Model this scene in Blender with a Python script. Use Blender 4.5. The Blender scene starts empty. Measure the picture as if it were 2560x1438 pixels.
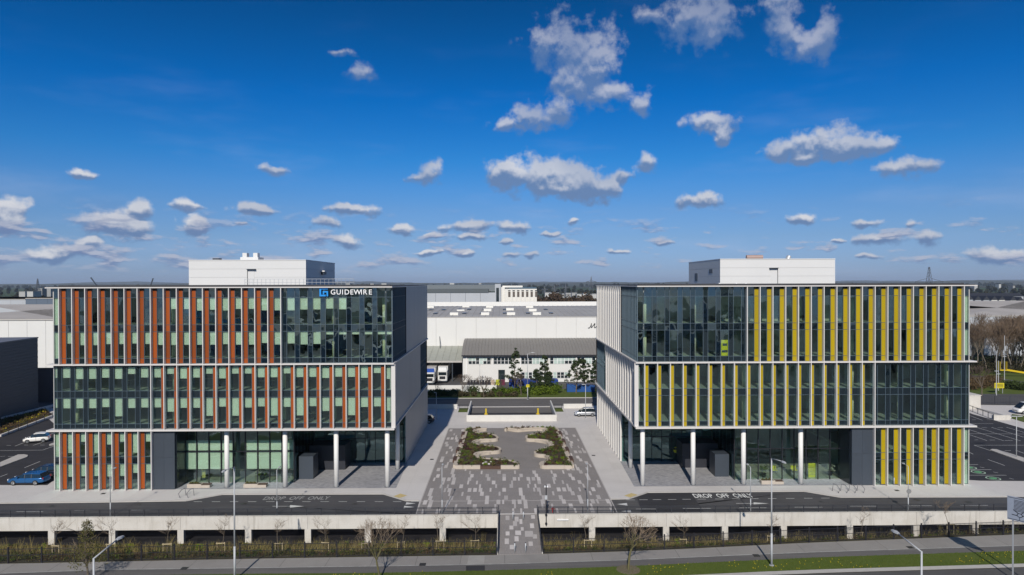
import bpy, bmesh, math, random
import numpy as np
from mathutils import Vector, Matrix
random.seed(7); np.random.seed(7)
S = bpy.context.scene
COL = S.collection
rad = math.radians
PI = math.pi

# ------------------------------------------------------------------ camera
CAMZ = 25.6
YAW, PITCH, ROLL, FPX = rad(-.67), rad(-.4), rad(-.145), 1700.0
RM = (Matrix.Rotation(YAW, 3, 'Z') @ Matrix.Rotation(rad(90) + PITCH, 3, 'X') @ Matrix.Rotation(ROLL, 3, 'Z'))
cd = bpy.data.cameras.new('camera'); cam = bpy.data.objects.new('camera', cd); COL.objects.link(cam)
cam.matrix_world = Matrix.Translation((0, 0, CAMZ)) @ RM.to_4x4()
cd.sensor_width = 36; cd.lens = FPX / 2560 * 36; cd.clip_start = .5; cd.clip_end = 60000
S.camera = cam

# ------------------------------------------------------------------ view, sun, sky
S.view_settings.view_transform = 'Standard'; S.view_settings.look = 'None'
S.view_settings.exposure = 0.0; S.view_settings.gamma = 1; S.view_settings.use_curve_mapping = False
SUN_EL, SUN_AZ = 34.0, 5.7          # sun behind the camera, 5.7 degrees to its left
sd = bpy.data.lights.new('sun', 'SUN'); sd.energy = 4.3; sd.angle = rad(.5); sd.color = (1, .93, .84)
so = bpy.data.objects.new('sun', sd); COL.objects.link(so)
to_sun = Vector((-math.sin(rad(SUN_AZ)) * math.cos(rad(SUN_EL)), -math.cos(rad(SUN_AZ)) * math.cos(rad(SUN_EL)), math.sin(rad(SUN_EL))))
so.rotation_euler = to_sun.to_track_quat('Z', 'Y').to_euler()
S.cycles.max_bounces = 6; S.cycles.diffuse_bounces = 3; S.cycles.glossy_bounces = 3
S.cycles.transparent_max_bounces = 12; S.cycles.transmission_bounces = 4
S.cycles.use_denoising = True; S.cycles.denoising_prefilter = 'ACCURATE'


class NT:
    """small helper to write node trees"""
    def __init__(s, tree): s.t = tree; s.n = tree.nodes; s.l = tree.links
    def node(s, typ, **kw):
        nd = s.n.new(typ)
        for k, v in kw.items(): setattr(nd, k, v)
        return nd
    def put(s, sock, v):
        if isinstance(v, bpy.types.NodeSocket): s.l.new(v, sock)
        elif v is not None:
            if hasattr(sock.default_value, '__len__') and not hasattr(v, '__len__'): v = (v,) * len(sock.default_value)
            if hasattr(v, '__len__') and len(v) == 3 and len(sock.default_value) == 4: v = (*v, 1)
            sock.default_value = v
    def m(s, op, a, b=None, c=None, clamp=False):
        nd = s.node('ShaderNodeMath', operation=op, use_clamp=clamp)
        for i, v in enumerate((a, b, c)):
            if v is not None: s.put(nd.inputs[i], v)
        return nd.outputs[0]
    def vm(s, op, a, b=None, c=None):
        nd = s.node('ShaderNodeVectorMath', operation=op)
        for i, v in enumerate((a, b, c)):
            if v is not None: s.put(nd.inputs[i], v)
        return nd.outputs['Value' if op in ('LENGTH', 'DOT_PRODUCT', 'DISTANCE') else 0]
    def mix(s, f, a, b, blend='MIX'):
        nd = s.node('ShaderNodeMix', data_type='RGBA', blend_type=blend)
        s.put(nd.inputs[0], f); s.put(nd.inputs[6], a); s.put(nd.inputs[7], b)
        return nd.outputs[2]
    def noise(s, vec, scale, det=3, rough=.5, dist=0.0):
        nd = s.node('ShaderNodeTexNoise'); s.put(nd.inputs['Vector'], vec)
        nd.inputs['Scale'].default_value = scale; nd.inputs['Detail'].default_value = det
        nd.inputs['Roughness'].default_value = rough; nd.inputs['Distortion'].default_value = dist
        return nd.outputs[0]
    def mapr(s, v, a, b, c=0.0, d=1.0, smooth=False):
        nd = s.node('ShaderNodeMapRange'); nd.interpolation_type = 'SMOOTHSTEP' if smooth else 'LINEAR'
        s.put(nd.inputs[0], v)
        for i, x in zip((1, 2, 3, 4), (a, b, c, d)): s.put(nd.inputs[i], x)
        return nd.outputs[0]


# the clouds one can tell apart: (column, row, half width, half height) measured on the photograph, turned into azimuth/elevation
CLOUDS = [
 (1300,440,75,40),(1370,435,75,42),(1440,450,70,38),(1400,470,70,24),(1505,474,45,28),(1250,432,38,28),
 (1430,120,95,62),(1490,165,55,70),(1370,105,45,28),(1430,205,60,40),(1530,245,80,30),(1600,265,30,26),(1400,270,38,28),(1330,300,55,34),(1260,315,40,14),
 (1740,40,75,55),(1790,50,60,50),(1775,90,35,30),(1620,40,45,16),(1940,10,35,45),(1965,75,40,45),(2030,115,60,36),(2065,75,30,40),
 (2050,360,95,32),(2130,370,70,24),(1960,378,50,20),(2200,362,50,14),(2270,420,70,22),(2020,395,60,10),
 (1780,310,60,20),(1800,335,25,22),(1620,408,26,20),(1745,502,52,16),(1560,440,30,18),(1070,430,32,26),(1040,445,22,12),
 (905,180,38,18),(850,132,35,9),(680,425,32,12),(205,436,38,9),
 (270,565,60,28),(330,575,55,25),(355,525,32,20),(465,515,30,14),(485,560,34,20),(505,574,28,12),(620,522,44,13),(660,533,34,10),
 (20,560,36,26),(15,520,45,26),(225,615,24,16),(160,625,46,14),(875,522,58,13),(815,558,30,14),(870,606,36,14),
 (1000,575,36,13),(1160,566,50,13),(1190,562,30,14),(1280,568,38,14),(1175,592,34,10),(1265,603,18,7),(1080,590,26,9),
 (1070,632,28,7),(1160,635,26,6),(1280,640,24,8),(1430,557,18,8),(1370,582,30,7),(2000,550,34,12),(2165,558,32,9),(2210,597,60,13),(2320,603,30,16),
 (2170,644,22,6),(1660,606,30,7),(1540,632,28,7),(2280,565,20,10),(2100,600,20,6),(2500,640,80,16),(600,560,14,5),(120,640,60,10),(1325,640,16,8),
]


def make_sky():
    W = bpy.data.worlds.new('World'); S.world = W; W.use_nodes = True
    t = NT(W.node_tree); t.n.clear()
    sky = t.node('ShaderNodeTexSky', sky_type='NISHITA'); sky.sun_disc = False
    sky.sun_elevation = rad(SUN_EL); sky.sun_rotation = math.atan2(to_sun.x, to_sun.y)
    sky.altitude = 100; sky.air_density = 1.0; sky.dust_density = .6; sky.ozone_density = 3.0
    tc = t.node('ShaderNodeTexCoord').outputs['Generated']
    d = t.vm('NORMALIZE', tc)
    sp = t.node('ShaderNodeSeparateXYZ'); t.put(sp.inputs[0], d)
    dx, dy, dz = sp.outputs
    az = t.m('ARCTAN2', dx, dy); el = t.m('ARCSINE', dz)
    cb = t.node('ShaderNodeCombineXYZ'); t.put(cb.inputs[0], az); t.put(cb.inputs[1], el)
    P = cb.outputs[0]
    # polarised look of the clear sky: deeper and more saturated with height
    hs = t.node('ShaderNodeHueSaturation'); hs.inputs['Saturation'].default_value = 1.32
    t.put(hs.inputs['Color'], sky.outputs[0])
    up = t.mapr(el, 0.0, .42)
    tint = t.node('ShaderNodeValToRGB'); r = tint.color_ramp; t.put(tint.inputs[0], up)
    r.elements[0].position = 0; r.elements[0].color = (.48, .64, 1.3, 1)
    r.elements[1].position = 1; r.elements[1].color = (.004, .36, .56, 1)
    for ps_, c_ in ((.05, (.41, .56, 1.12)), (.15, (.40, .52, .86)), (.25, (.40, .55, .845)), (.33, (.32, .575, .89)), (.42, (.17, .57, .9)), (.62, (.012, .50, .86)), (.78, (.005, .436, .71)), (.92, (.004, .37, .58))):
        e = r.elements.new(ps_); e.color = (*c_, 1)
    clear = t.mix(1, hs.outputs[0], tint.outputs[0], 'MULTIPLY')
    # thin high veil
    veil = t.noise(t.vm('MULTIPLY', P, (2.2, 9.0, 1)), 1.6, 4, .6)
    veil = t.m('MULTIPLY', t.mapr(veil, .5, .85, 0, .3, True), t.mapr(el, .0, .3, 1, .1))
    clear = t.mix(veil, clear, (5.4, 6.0, 8.0))
    # named clouds
    w1 = t.node('ShaderNodeTexNoise'); t.put(w1.inputs['Vector'], P); w1.inputs['Scale'].default_value = 26; w1.inputs['Detail'].default_value = 3
    wv = t.vm('MULTIPLY', t.vm('SUBTRACT', w1.outputs['Color'], (.5, .5, .5)), (.034, .022, 0))
    Q = t.vm('ADD', P, wv)
    F = None; H = None
    for (px, py, rx, ry) in CLOUDS:
        v = RM @ Vector(((px - 1280) / FPX, -(py - 719) / FPX, -1)); v.normalize()
        a, e_ = math.atan2(v.x, v.y), math.asin(v.z)
        ra = rx * 1.18 / FPX * math.cos(a) ** 2 if abs(a) < 1.2 else .1; re = ry * 1.22 / FPX
        q = t.vm('MULTIPLY_ADD', Q, (1 / ra, 1 / re, 0), (-a / ra, -e_ / re, 0))
        f = t.m('MAXIMUM', t.m('SUBTRACT', 1.55, t.vm('LENGTH', q)), 0.0); f = t.m('POWER', f, 3.0)
        s2 = t.node('ShaderNodeSeparateXYZ'); t.put(s2.inputs[0], q); h = s2.outputs[1]
        if F is None: F, H = f, t.m('MULTIPLY', f, h)
        else:
            H = t.m('MULTIPLY_ADD', f, h, H); F = t.m('ADD', F, f)
        Q = t.vm('MULTIPLY_ADD', F, (1e-9, 1e-9, 0), Q)          # keeps the clouds evaluated one after another
    H = t.m('DIVIDE', H, t.m('MAXIMUM', F, 1e-4)); F = t.m('SUBTRACT', t.m('POWER', F, 1 / 3), .58)
    # scattered clouds added out of view, to make the ambient light less blue
    ng = t.noise(P, 4.5, 3, .5)
    gate = t.m('MAXIMUM', t.mapr(el, .46, .58, 0, 1), t.mapr(t.m('ABSOLUTE', az), .75, .95, 0, 1))
    gen = t.m('ADD', t.m('MULTIPLY', t.m('SUBTRACT', ng, .54), 5.0), t.mapr(gate, 0, 1, -3, 0))
    H = t.m('MULTIPLY_ADD', t.m('GREATER_THAN', gen, F), t.m('SUBTRACT', .1, H), H); F = t.m('MAXIMUM', F, gen)
    n1 = t.noise(P, 46, 6, .56)
    n2 = t.noise(P, 14, 3, .5)
    nn = t.m('ADD', t.m('MULTIPLY', t.m('SUBTRACT', n1, .5), 1.9), t.m('MULTIPLY', t.m('SUBTRACT', n2, .5), 1.0))
    nn = t.m('MULTIPLY', nn, t.mapr(el, .12, .36, 1, 1.55))
    dens = t.m('ADD', F, nn)
    alpha = t.mapr(dens, -.18, t.mapr(el, .10, .34, .46, .85), 0, 1, True)
    alpha = t.m('MULTIPLY', alpha, t.mapr(F, -.5, -.3, 0, 1, True))
    alpha = t.m('MULTIPLY', alpha, t.mapr(el, .10, .36, .97, .70))  # the high ones are thinner
    n1u = t.noise(t.vm('ADD', P, (0, .007, 0)), 46, 4, .56)
    sh = t.m('ADD', t.m('MULTIPLY', H, 1.7), t.m('MULTIPLY', t.m('SUBTRACT', n1, n1u), 1.9))
    lit = t.m('MULTIPLY', t.mapr(sh, -.55, .50, 0, 1, True), t.mapr(t.noise(P, 8, 2, .5), .36, .62, .5, 1))
    ccol = t.mix(lit, (1.4, 2.3, 4.2), (7.0, 7.1, 7.5))
    ccol = t.mix(t.mapr(el, .16, .36), ccol, t.mix(lit, (1.1, 2.0, 4.0), (4.6, 4.9, 6.0)))
    out = t.mix(alpha, clear, ccol)
    # low field of small flattened clouds near the horizon
    fl = t.vm('MULTIPLY', t.vm('ADD', P, t.vm('MULTIPLY', wv, (.3, .3, 0))), (20, 66, 0))
    f1 = t.noise(fl, .8, 5, .55)
    band = t.m('MULTIPLY', t.mapr(el, .010, .026, 0, 1, True), t.mapr(el, .055, .115, 1, 0, True))
    side = t.mapr(az, -.5, .35, .055, -.03)
    fd = t.m('MULTIPLY', t.mapr(t.m('ADD', f1, side), .515, .66, 0, .85, True), band)
    f2 = t.noise(t.vm('ADD', fl, (0, .30, 0)), .8, 4, .55)
    flit = t.mapr(t.m('SUBTRACT', f1, f2), -.06, .08, 0, 1, True)
    out = t.mix(fd, out, t.mix(flit, (1.6, 2.3, 4.2), (4.6, 4.9, 6.0)))
    bg = t.node('ShaderNodeBackground'); t.put(bg.inputs[0], out); bg.inputs[1].default_value = .1
    wo = t.node('ShaderNodeOutputWorld'); t.l.new(bg.outputs[0], wo.inputs[0])


make_sky()
S.world.cycles.sampling_method = 'NONE'

# ------------------------------------------------------------------ survey: points of the place read off the photograph
def ray(px, py): return RM @ Vector(((px - 1280) / FPX, -(py - 719) / FPX, -1))
def G(px, py, z=0.0):
    d = ray(px, py); t = (z - CAMZ) / d.z
    return Vector((d.x * t, d.y * t, z))
def XP(px, py, Y):
    d = ray(px, py); t = Y / d.y
    return Vector((d.x * t, Y, CAMZ + d.z * t))

# ------------------------------------------------------------------ materials
MATS = {}
def mat(name, col=(.5, .5, .5), rough=.6, metal=0.0, var=.0, vscale=1.0, col2=None, rnd=0.0, bump=0.0, bscale=20.0, spec=.5, fine=0.0):
    """principled surface; var mixes col2 in by noise, rnd shifts each object's value a little"""
    if name in MATS: return MATS[name]
    M = bpy.data.materials.new(name); M.use_nodes = True; t = NT(M.node_tree)
    b = M.node_tree.nodes['Principled BSDF']
    pos = t.node('ShaderNodeNewGeometry').outputs['Position']
    c = (*col, 1)
    if var > 0:
        n = t.noise(pos, vscale, 5, .6)
        c = t.mix(t.mapr(n, .5 - .22, .5 + .22, 0, var, True), c, (*(col2 or [x * .6 for x in col]), 1))
    if fine > 0:
        n = t.noise(pos, bscale, 3, .7)
        c = t.mix(1, c, t.node('ShaderNodeCombineColor').outputs[0], 'MULTIPLY') if False else t.mix(t.mapr(n, .3, .7, 0, fine), c, (*[x * .45 for x in col], 1))
    if rnd > 0:
        r = t.node('ShaderNodeObjectInfo').outputs['Random']
        hv = t.node('ShaderNodeHueSaturation'); t.put(hv.inputs['Color'], c); t.put(hv.inputs['Value'], t.mapr(r, 0, 1, 1 - rnd, 1 + rnd))
        c = hv.outputs[0]
    t.put(b.inputs['Base Color'], c); b.inputs['Roughness'].default_value = rough; b.inputs['Metallic'].default_value = metal
    b.inputs['Specular IOR Level'].default_value = spec
    if bump > 0:
        bp = t.node('ShaderNodeBump'); bp.inputs['Strength'].default_value = bump; bp.inputs['Distance'].default_value = .05
        t.put(bp.inputs['Height'], t.noise(pos, bscale, 4, .6)); t.l.new(bp.outputs[0], b.inputs['Normal'])
    MATS[name] = M
    return M


def glass_mat(name, tint, refl=.07, opaque=None):
    """tinted glazing (or dark backed glass when opaque); every pane leans a touch differently, so reflections break from pane to pane"""
    M = bpy.data.materials.new(name); M.use_nodes = True; t = NT(M.node_tree); t.n.clear()
    if opaque: tr = t.node('ShaderNodeBsdfDiffuse'); tr.inputs[0].default_value = (*opaque, 1)
    else: tr = t.node('ShaderNodeBsdfTransparent'); tr.inputs[0].default_value = (*tint, 1)
    gl = t.node('ShaderNodeBsdfGlossy'); gl.inputs['Roughness'].default_value = .0; gl.inputs[0].default_value = (.72, .93, 1, 1)
    g = t.node('ShaderNodeNewGeometry'); r = t.node('ShaderNodeObjectInfo').outputs['Random']
    r2 = t.m('FRACT', t.m('MULTIPLY', r, 37.7)); v = t.node('ShaderNodeCombineXYZ')
    t.put(v.inputs[0], t.m('MULTIPLY', t.m('SUBTRACT', r, .5), .05)); t.put(v.inputs[2], t.m('MULTIPLY', t.m('SUBTRACT', r2, .22), .05))
    w = t.node('ShaderNodeTexNoise'); t.put(w.inputs['Vector'], g.outputs['Position']); w.inputs['Scale'].default_value = .9; w.inputs['Detail'].default_value = 1
    wv = t.vm('MULTIPLY', t.vm('SUBTRACT', w.outputs['Color'], (.5, .5, .5)), (.032, 0, .032))
    n = t.vm('NORMALIZE', t.vm('ADD', g.outputs['Normal'], t.vm('ADD', v.outputs[0], wv))); t.l.new(n, gl.inputs['Normal'])
    fr = t.node('ShaderNodeFresnel'); fr.inputs[0].default_value = 1.5
    f = t.m('ADD', t.m('MULTIPLY', fr.outputs[0], .9), refl, clamp=True)
    mx = t.node('ShaderNodeMixShader'); t.l.new(f, mx.inputs[0]); t.l.new(tr.outputs[0], mx.inputs[1]); t.l.new(gl.outputs[0], mx.inputs[2])
    o = t.node('ShaderNodeOutputMaterial'); t.l.new(mx.outputs[0], o.inputs[0])
    MATS[name] = M
    return M


def leaf_mat(name, c1, c2, scale=1.2, rnd=.0):
    M = bpy.data.materials.new(name); M.use_nodes = True; t = NT(M.node_tree)
    b = M.node_tree.nodes['Principled BSDF']
    pos = t.node('ShaderNodeNewGeometry').outputs['Position']
    n = t.noise(pos, scale, 3, .6)
    c = t.mix(t.mapr(n, .35, .65, 0, 1, True), (*c1, 1), (*c2, 1))
    n2 = t.noise(pos, scale * 9, 2, .6)
    c = t.mix(t.mapr(n2, .3, .7, 0, .5), c, (*[x * .4 for x in c1], 1))
    if rnd:
        hv = t.node('ShaderNodeHueSaturation'); t.put(hv.inputs['Color'], c)
        t.put(hv.inputs['Value'], t.mapr(t.node('ShaderNodeObjectInfo').outputs['Random'], 0, 1, 1 - rnd, 1 + rnd)); c = hv.outputs[0]
    t.put(b.inputs['Base Color'], c); b.inputs['Roughness'].default_value = .75; b.inputs['Specular IOR Level'].default_value = .2
    MATS[name] = M
    return M


WHITE = mat('white coated metal', (.66, .65, .62), .45, var=.25, vscale=.35, col2=(.68, .67, .64))
FINW = mat('white fin metal', (.60, .575, .55), .5)
CLAD_SHADE = mat('cladding metal toned for shade', (.43, .42, .40), .5, var=.3, vscale=.5, col2=(.42, .41, .395), rnd=.03)  # one cladding in two tones: this darker one has the shade put in
CLAD_SUN = mat('folded cladding toned for sun', (.60, .585, .56), .5, var=.3, vscale=.5, col2=(.53, .515, .49), rnd=.03)  # brighter copy of the same cladding, sunlight put into its colour
PLANTW = mat('white plant room panel', (.63, .63, .62), .5, var=.25, vscale=.25, col2=(.56, .56, .555), rnd=.015)
ORANGE = mat('burnt orange panel', (.27, .060, .009), .35, rnd=.22, spec=.4)
YELLOW = mat('mustard panel', (.36, .265, .003), .35, rnd=.09, spec=.4)
SPAN = glass_mat('dark spandrel glass', (0, 0, 0), .10, (.005, .010, .015))
MULL = mat('blue grey mullion', (.085, .12, .15), .4, metal=.0)
DARKREV = mat('dark reveal', (.02, .018, .022), .6)
ROOFD = mat('dark roof membrane', (.035, .036, .042), .8, var=.5, vscale=.6, col2=(.06, .06, .065))
CHAR = mat('charcoal cladding', (.045, .056, .072), .45, var=.2, vscale=.4, col2=(.035, .045, .06), rnd=.05)
BLACKM = mat('black metal', (.012, .012, .018), .5)
RAILM = mat('dark grey railing steel', (.03, .032, .04), .5)
GALV = mat('galvanised steel', (.42, .44, .46), .45, metal=.3)
LAMPW = mat('pale painted steel', (.42, .435, .45), .5)
CONC = mat('pale precast concrete', (.62, .585, .53), .8, var=.45, vscale=.55, col2=(.47, .43, .37), bump=.15, bscale=8)
COLC = mat('white painted column', (.74, .73, .70), .6, var=.3, vscale=1.5, col2=(.66, .64, .61))
BLIND = mat('pale green roller blind', (.66, .70, .61), .8, rnd=.05)
INCOL = mat('cream interior column', (.66, .68, .48), .7)
INFLOOR = mat('grey green carpet', (.30, .35, .31), .9, var=.4, vscale=2, col2=(.22, .26, .23))
INCEIL = mat('office ceiling', (.40, .42, .38), .9)
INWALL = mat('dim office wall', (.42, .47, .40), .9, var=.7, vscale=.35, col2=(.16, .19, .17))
GLASS = glass_mat('green tinted glass', (.85, .90, .855), .07)
GLASSD = glass_mat('deep tinted glass', (.60, .74, .72), .07)
TIMBER = mat('brown timber slats', (.085, .045, .028), .7, var=.5, vscale=6, col2=(.05, .028, .018))
PLANTERC = mat('buff cast concrete', (.47, .41, .34), .8, var=.4, vscale=2.2, col2=(.38, .33, .27), bump=.1, bscale=12)
SOIL = mat('bark mulch soil', (.035, .022, .013), .95, var=.6, vscale=7, col2=(.07, .045, .025), bump=.6, bscale=14)
PAINT = mat('white road paint', (.62, .62, .60), .7, var=.5, vscale=5, col2=(.36, .36, .35))
PAINTF = mat('worn road paint', (.36, .36, .35), .8, var=.7, vscale=4, col2=(.16, .16, .16))
YPAINT = mat('faded yellow tactile paving', (.50, .38, .13), .8, var=.6, vscale=3, col2=(.55, .46, .30))
GREENP = mat('green road paint', (.12, .36, .16), .7)
RUBBER = mat('tyre rubber', (.012, .012, .012), .8)
CARGL = mat('car window glass', (.012, .018, .022), .05, spec=.9)
RIM = mat('alloy wheel', (.35, .36, .37), .3, metal=.7)
LAMPGL = mat('lamp lens', (.6, .62, .65), .1)
TAIL = mat('red lamp lens', (.30, .01, .01), .2)
BARK = mat('grey brown bark', (.12, .095, .07), .9, var=.5, vscale=6, col2=(.19, .16, .12))
BARKG = mat('mossy bark', (.13, .12, .045), .9, var=.6, vscale=3, col2=(.09, .075, .05))
TWIG = mat('pale brown twigs', (.20, .15, .105), .9, rnd=.15)
LOGOB = mat('sky blue sign enamel', (.01, .26, .70), .4)
LOGOW = mat('white sign enamel', (.85, .85, .85), .4)


def ground_mat(name, build):
    M = bpy.data.materials.new(name); M.use_nodes = True; t = NT(M.node_tree)
    b = M.node_tree.nodes['Principled BSDF']; pos = t.node('ShaderNodeNewGeometry').outputs['Position']
    c, h, rough = build(t, pos)
    t.put(b.inputs['Base Color'], c); t.put(b.inputs['Roughness'], rough); b.inputs['Specular IOR Level'].default_value = .3
    if h is not None:
        bp = t.node('ShaderNodeBump'); bp.inputs['Strength'].default_value = .5; bp.inputs['Distance'].default_value = .02
        t.put(bp.inputs['Height'], h); t.l.new(bp.outputs[0], b.inputs['Normal'])
    MATS[name] = M
    return M


def _asphalt(base, patch):
    def f(t, pos):
        big = t.mapr(t.noise(pos, .12, 4, .6), .35, .65, 0, 1, True)
        c = t.mix(big, (*base, 1), (*patch, 1))
        st = t.noise(t.vm('MULTIPLY', pos, (.12, 1.6, 1)), 1.0, 4, .6)
        c = t.mix(t.mapr(st, .45, .75, 0, .45), c, (*[x * 1.5 for x in patch], 1))
        fine = t.noise(pos, 22, 2, .7)
        c = t.mix(t.mapr(fine, .3, .7, 0, .45), c, (*[x * .6 for x in base], 1))
        return c, fine, .85
    return f


def _slabs(base, alt, w, h, joint=.012, jc=.55, stain=.35, off=.5):
    def f(t, pos):
        br = t.node('ShaderNodeTexBrick'); t.put(br.inputs['Vector'], pos)
        br.inputs['Scale'].default_value = 1; br.inputs['Brick Width'].default_value = w; br.inputs['Row Height'].default_value = h
        br.inputs['Mortar Size'].default_value = joint; br.inputs['Color1'].default_value = (*base, 1); br.inputs['Color2'].default_value = (*alt, 1)
        br.inputs['Mortar'].default_value = (*[x * jc for x in base], 1); br.offset = off; br.inputs['Bias'].default_value = 0
        c = br.outputs['Color']
        n = t.noise(pos, .22, 5, .62)
        c = t.mix(t.mapr(n, .42, .72, 0, stain, True), c, (*[x * .62 for x in base], 1))
        n = t.noise(pos, 1.7, 4, .65)
        c = t.mix(t.mapr(n, .5, .8, 0, stain * .7), c, (*[x * 1.25 for x in base], 1))
        f2 = t.noise(pos, 16, 2, .7)
        c = t.mix(t.mapr(f2, .3, .7, 0, .22), c, (*[x * .6 for x in base], 1))
        return c, t.m('SUBTRACT', 1.0, br.outputs['Fac']), .85
    return f


def _grass(c1, c2, c3):
    def f(t, pos):
        c = t.mix(t.mapr(t.noise(pos, .35, 4, .6), .35, .65, 0, 1, True), (*c1, 1), (*c2, 1))
        c = t.mix(t.mapr(t.noise(pos, 5, 4, .7), .4, .7, 0, .6), c, (*c3, 1))
        n = t.noise(pos, 30, 2, .7)
        c = t.mix(t.mapr(n, .3, .7, 0, .5), c, (*[x * .4 for x in c1], 1))
        return c, n, .95
    return f


ASPH = ground_mat('dark asphalt', _asphalt((.062, .061, .066), (.082, .079, .082)))
ASPHL = ground_mat('worn grey asphalt', _asphalt((.085, .082, .082), (.10, .097, .095)))
ASPHN = ground_mat('fresh black asphalt', _asphalt((.032, .032, .036), (.046, .044, .047)))
PAVE = ground_mat('pale concrete slabs', _slabs((.60, .575, .55), (.57, .545, .52), 3.0, 3.0, .012, .8, .22, 0))
FOOT = ground_mat('grey footway concrete', _slabs((.285, .27, .25), (.265, .25, .235), 4.2, 40.0, .03, .6, .4, 0))
CYC = ground_mat('grey cycleway asphalt', _asphalt((.125, .118, .115), (.14, .133, .128)))
SETT = ground_mat('grey granite setts', _slabs((.30, .30, .315), (.46, .46, .475), .42, .2, .018, .55, .3))
PLAZA = ground_mat('mid grey block paving', _slabs((.26, .24, .228), (.285, .265, .252), .16, .6, .008, .78, .3))
PLAZAD = ground_mat('fine grey block paving', _slabs((.25, .23, .215), (.27, .25, .235), .16, .3, .008, .8, .3))
LSLAB = mat('pale paving slab', (.50, .47, .45), .85, var=.4, vscale=1.2, col2=(.42, .39, .37), rnd=.16)
GRASS = ground_mat('mown grass', _grass((.075, .115, .012), (.095, .13, .018), (.13, .14, .035)))
ROUGHG = ground_mat('rough bank grass', _grass((.085, .068, .03), (.095, .085, .032), (.14, .115, .055)))
FIELD = ground_mat('far fields', lambda t, pos: (
    (lambda vor: t.mix(t.mapr(t.noise(pos, .0012, 3, .5), .4, .6, 0, 1, True),
        t.mix(t.mapr(vor, 0, 1), (.022, .04, .012, 1), (.05, .085, .02, 1)),
        t.mix(t.mapr(vor, 0, 1), (.035, .032, .018, 1), (.06, .055, .03, 1))))(
        (lambda v: (t.put(v.inputs['Vector'], pos), v.inputs['Scale'].__setattr__('default_value', .004), v.outputs['Color'])[2])(t.node('ShaderNodeTexVoronoi'))),
    None, .95))
def _conc(t, pos):
    c = t.mix(t.mapr(t.noise(pos, .6, 5, .6), .35, .65, 0, .6, True), (.60, .575, .53, 1), (.50, .47, .42, 1))
    st = t.noise(t.vm('MULTIPLY', pos, (2.6, 2.6, .22)), 1.0, 4, .65)
    c = t.mix(t.mapr(st, .52, .74, 0, .55, True), c, (.30, .275, .235, 1))
    fine = t.noise(pos, 14, 3, .6)
    return t.mix(t.mapr(fine, .3, .7, 0, .16), c, (.30, .28, .25, 1)), fine, .85
CONC = ground_mat('stained precast concrete', _conc)
KERB = mat('pale kerb stone', (.46, .44, .41), .85, var=.4, vscale=1.5, col2=(.36, .34, .32))


# ------------------------------------------------------------------ object helpers
def tag(o, label=None, cat=None, group=None, kind=None):
    if label: o['label'] = label
    if cat: o['category'] = cat
    if group: o['group'] = group
    if kind: o['kind'] = kind
    return o
def link(name, data, parent=None, loc=None):
    o = bpy.data.objects.new(name, data); COL.objects.link(o)
    if parent: o.parent = parent
    if loc is not None: o.location = loc
    return o
def thing(name, label, cat, loc=(0, 0, 0), rz=0.0, group=None):
    o = link(name, None, loc=loc); o.rotation_euler.z = rz
    return tag(o, label, cat, group)
def mesh(name, vs, fs, m, smooth=False):
    me = bpy.data.meshes.new(name); me.from_pydata([tuple(v) for v in vs], [], fs); me.update()
    if m: me.materials.append(m)
    if smooth:
        for p in me.polygons: p.use_smooth = True
    return me
def copy_tree(o, parent=None):
    c = o.copy(); COL.objects.link(c); c.parent = parent
    for ch in o.children: copy_tree(ch, c)
    return c

_BX = {}
def box_mesh(dx, dy, dz, m):
    k = (round(dx, 3), round(dy, 3), round(dz, 3), m.name)
    if k not in _BX:
        x, y, z = dx / 2, dy / 2, dz / 2
        vs = [(-x, -y, -z), (x, -y, -z), (x, y, -z), (-x, y, -z), (-x, -y, z), (x, -y, z), (x, y, z), (-x, y, z)]
        _BX[k] = mesh('box', vs, [(0, 3, 2, 1), (4, 5, 6, 7), (0, 1, 5, 4), (1, 2, 6, 5), (2, 3, 7, 6), (3, 0, 4, 7)], m)
    return _BX[k]
def bx(name, x0, x1, y0, y1, z0, z1, m, parent=None):
    """an axis-aligned box as one object (world coordinates when its parent stands at the origin)"""
    if x0 > x1: x0, x1 = x1, x0
    return link(name, box_mesh(x1 - x0, y1 - y0, z1 - z0, m), parent, ((x0 + x1) / 2, (y0 + y1) / 2, (z0 + z1) / 2))

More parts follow.
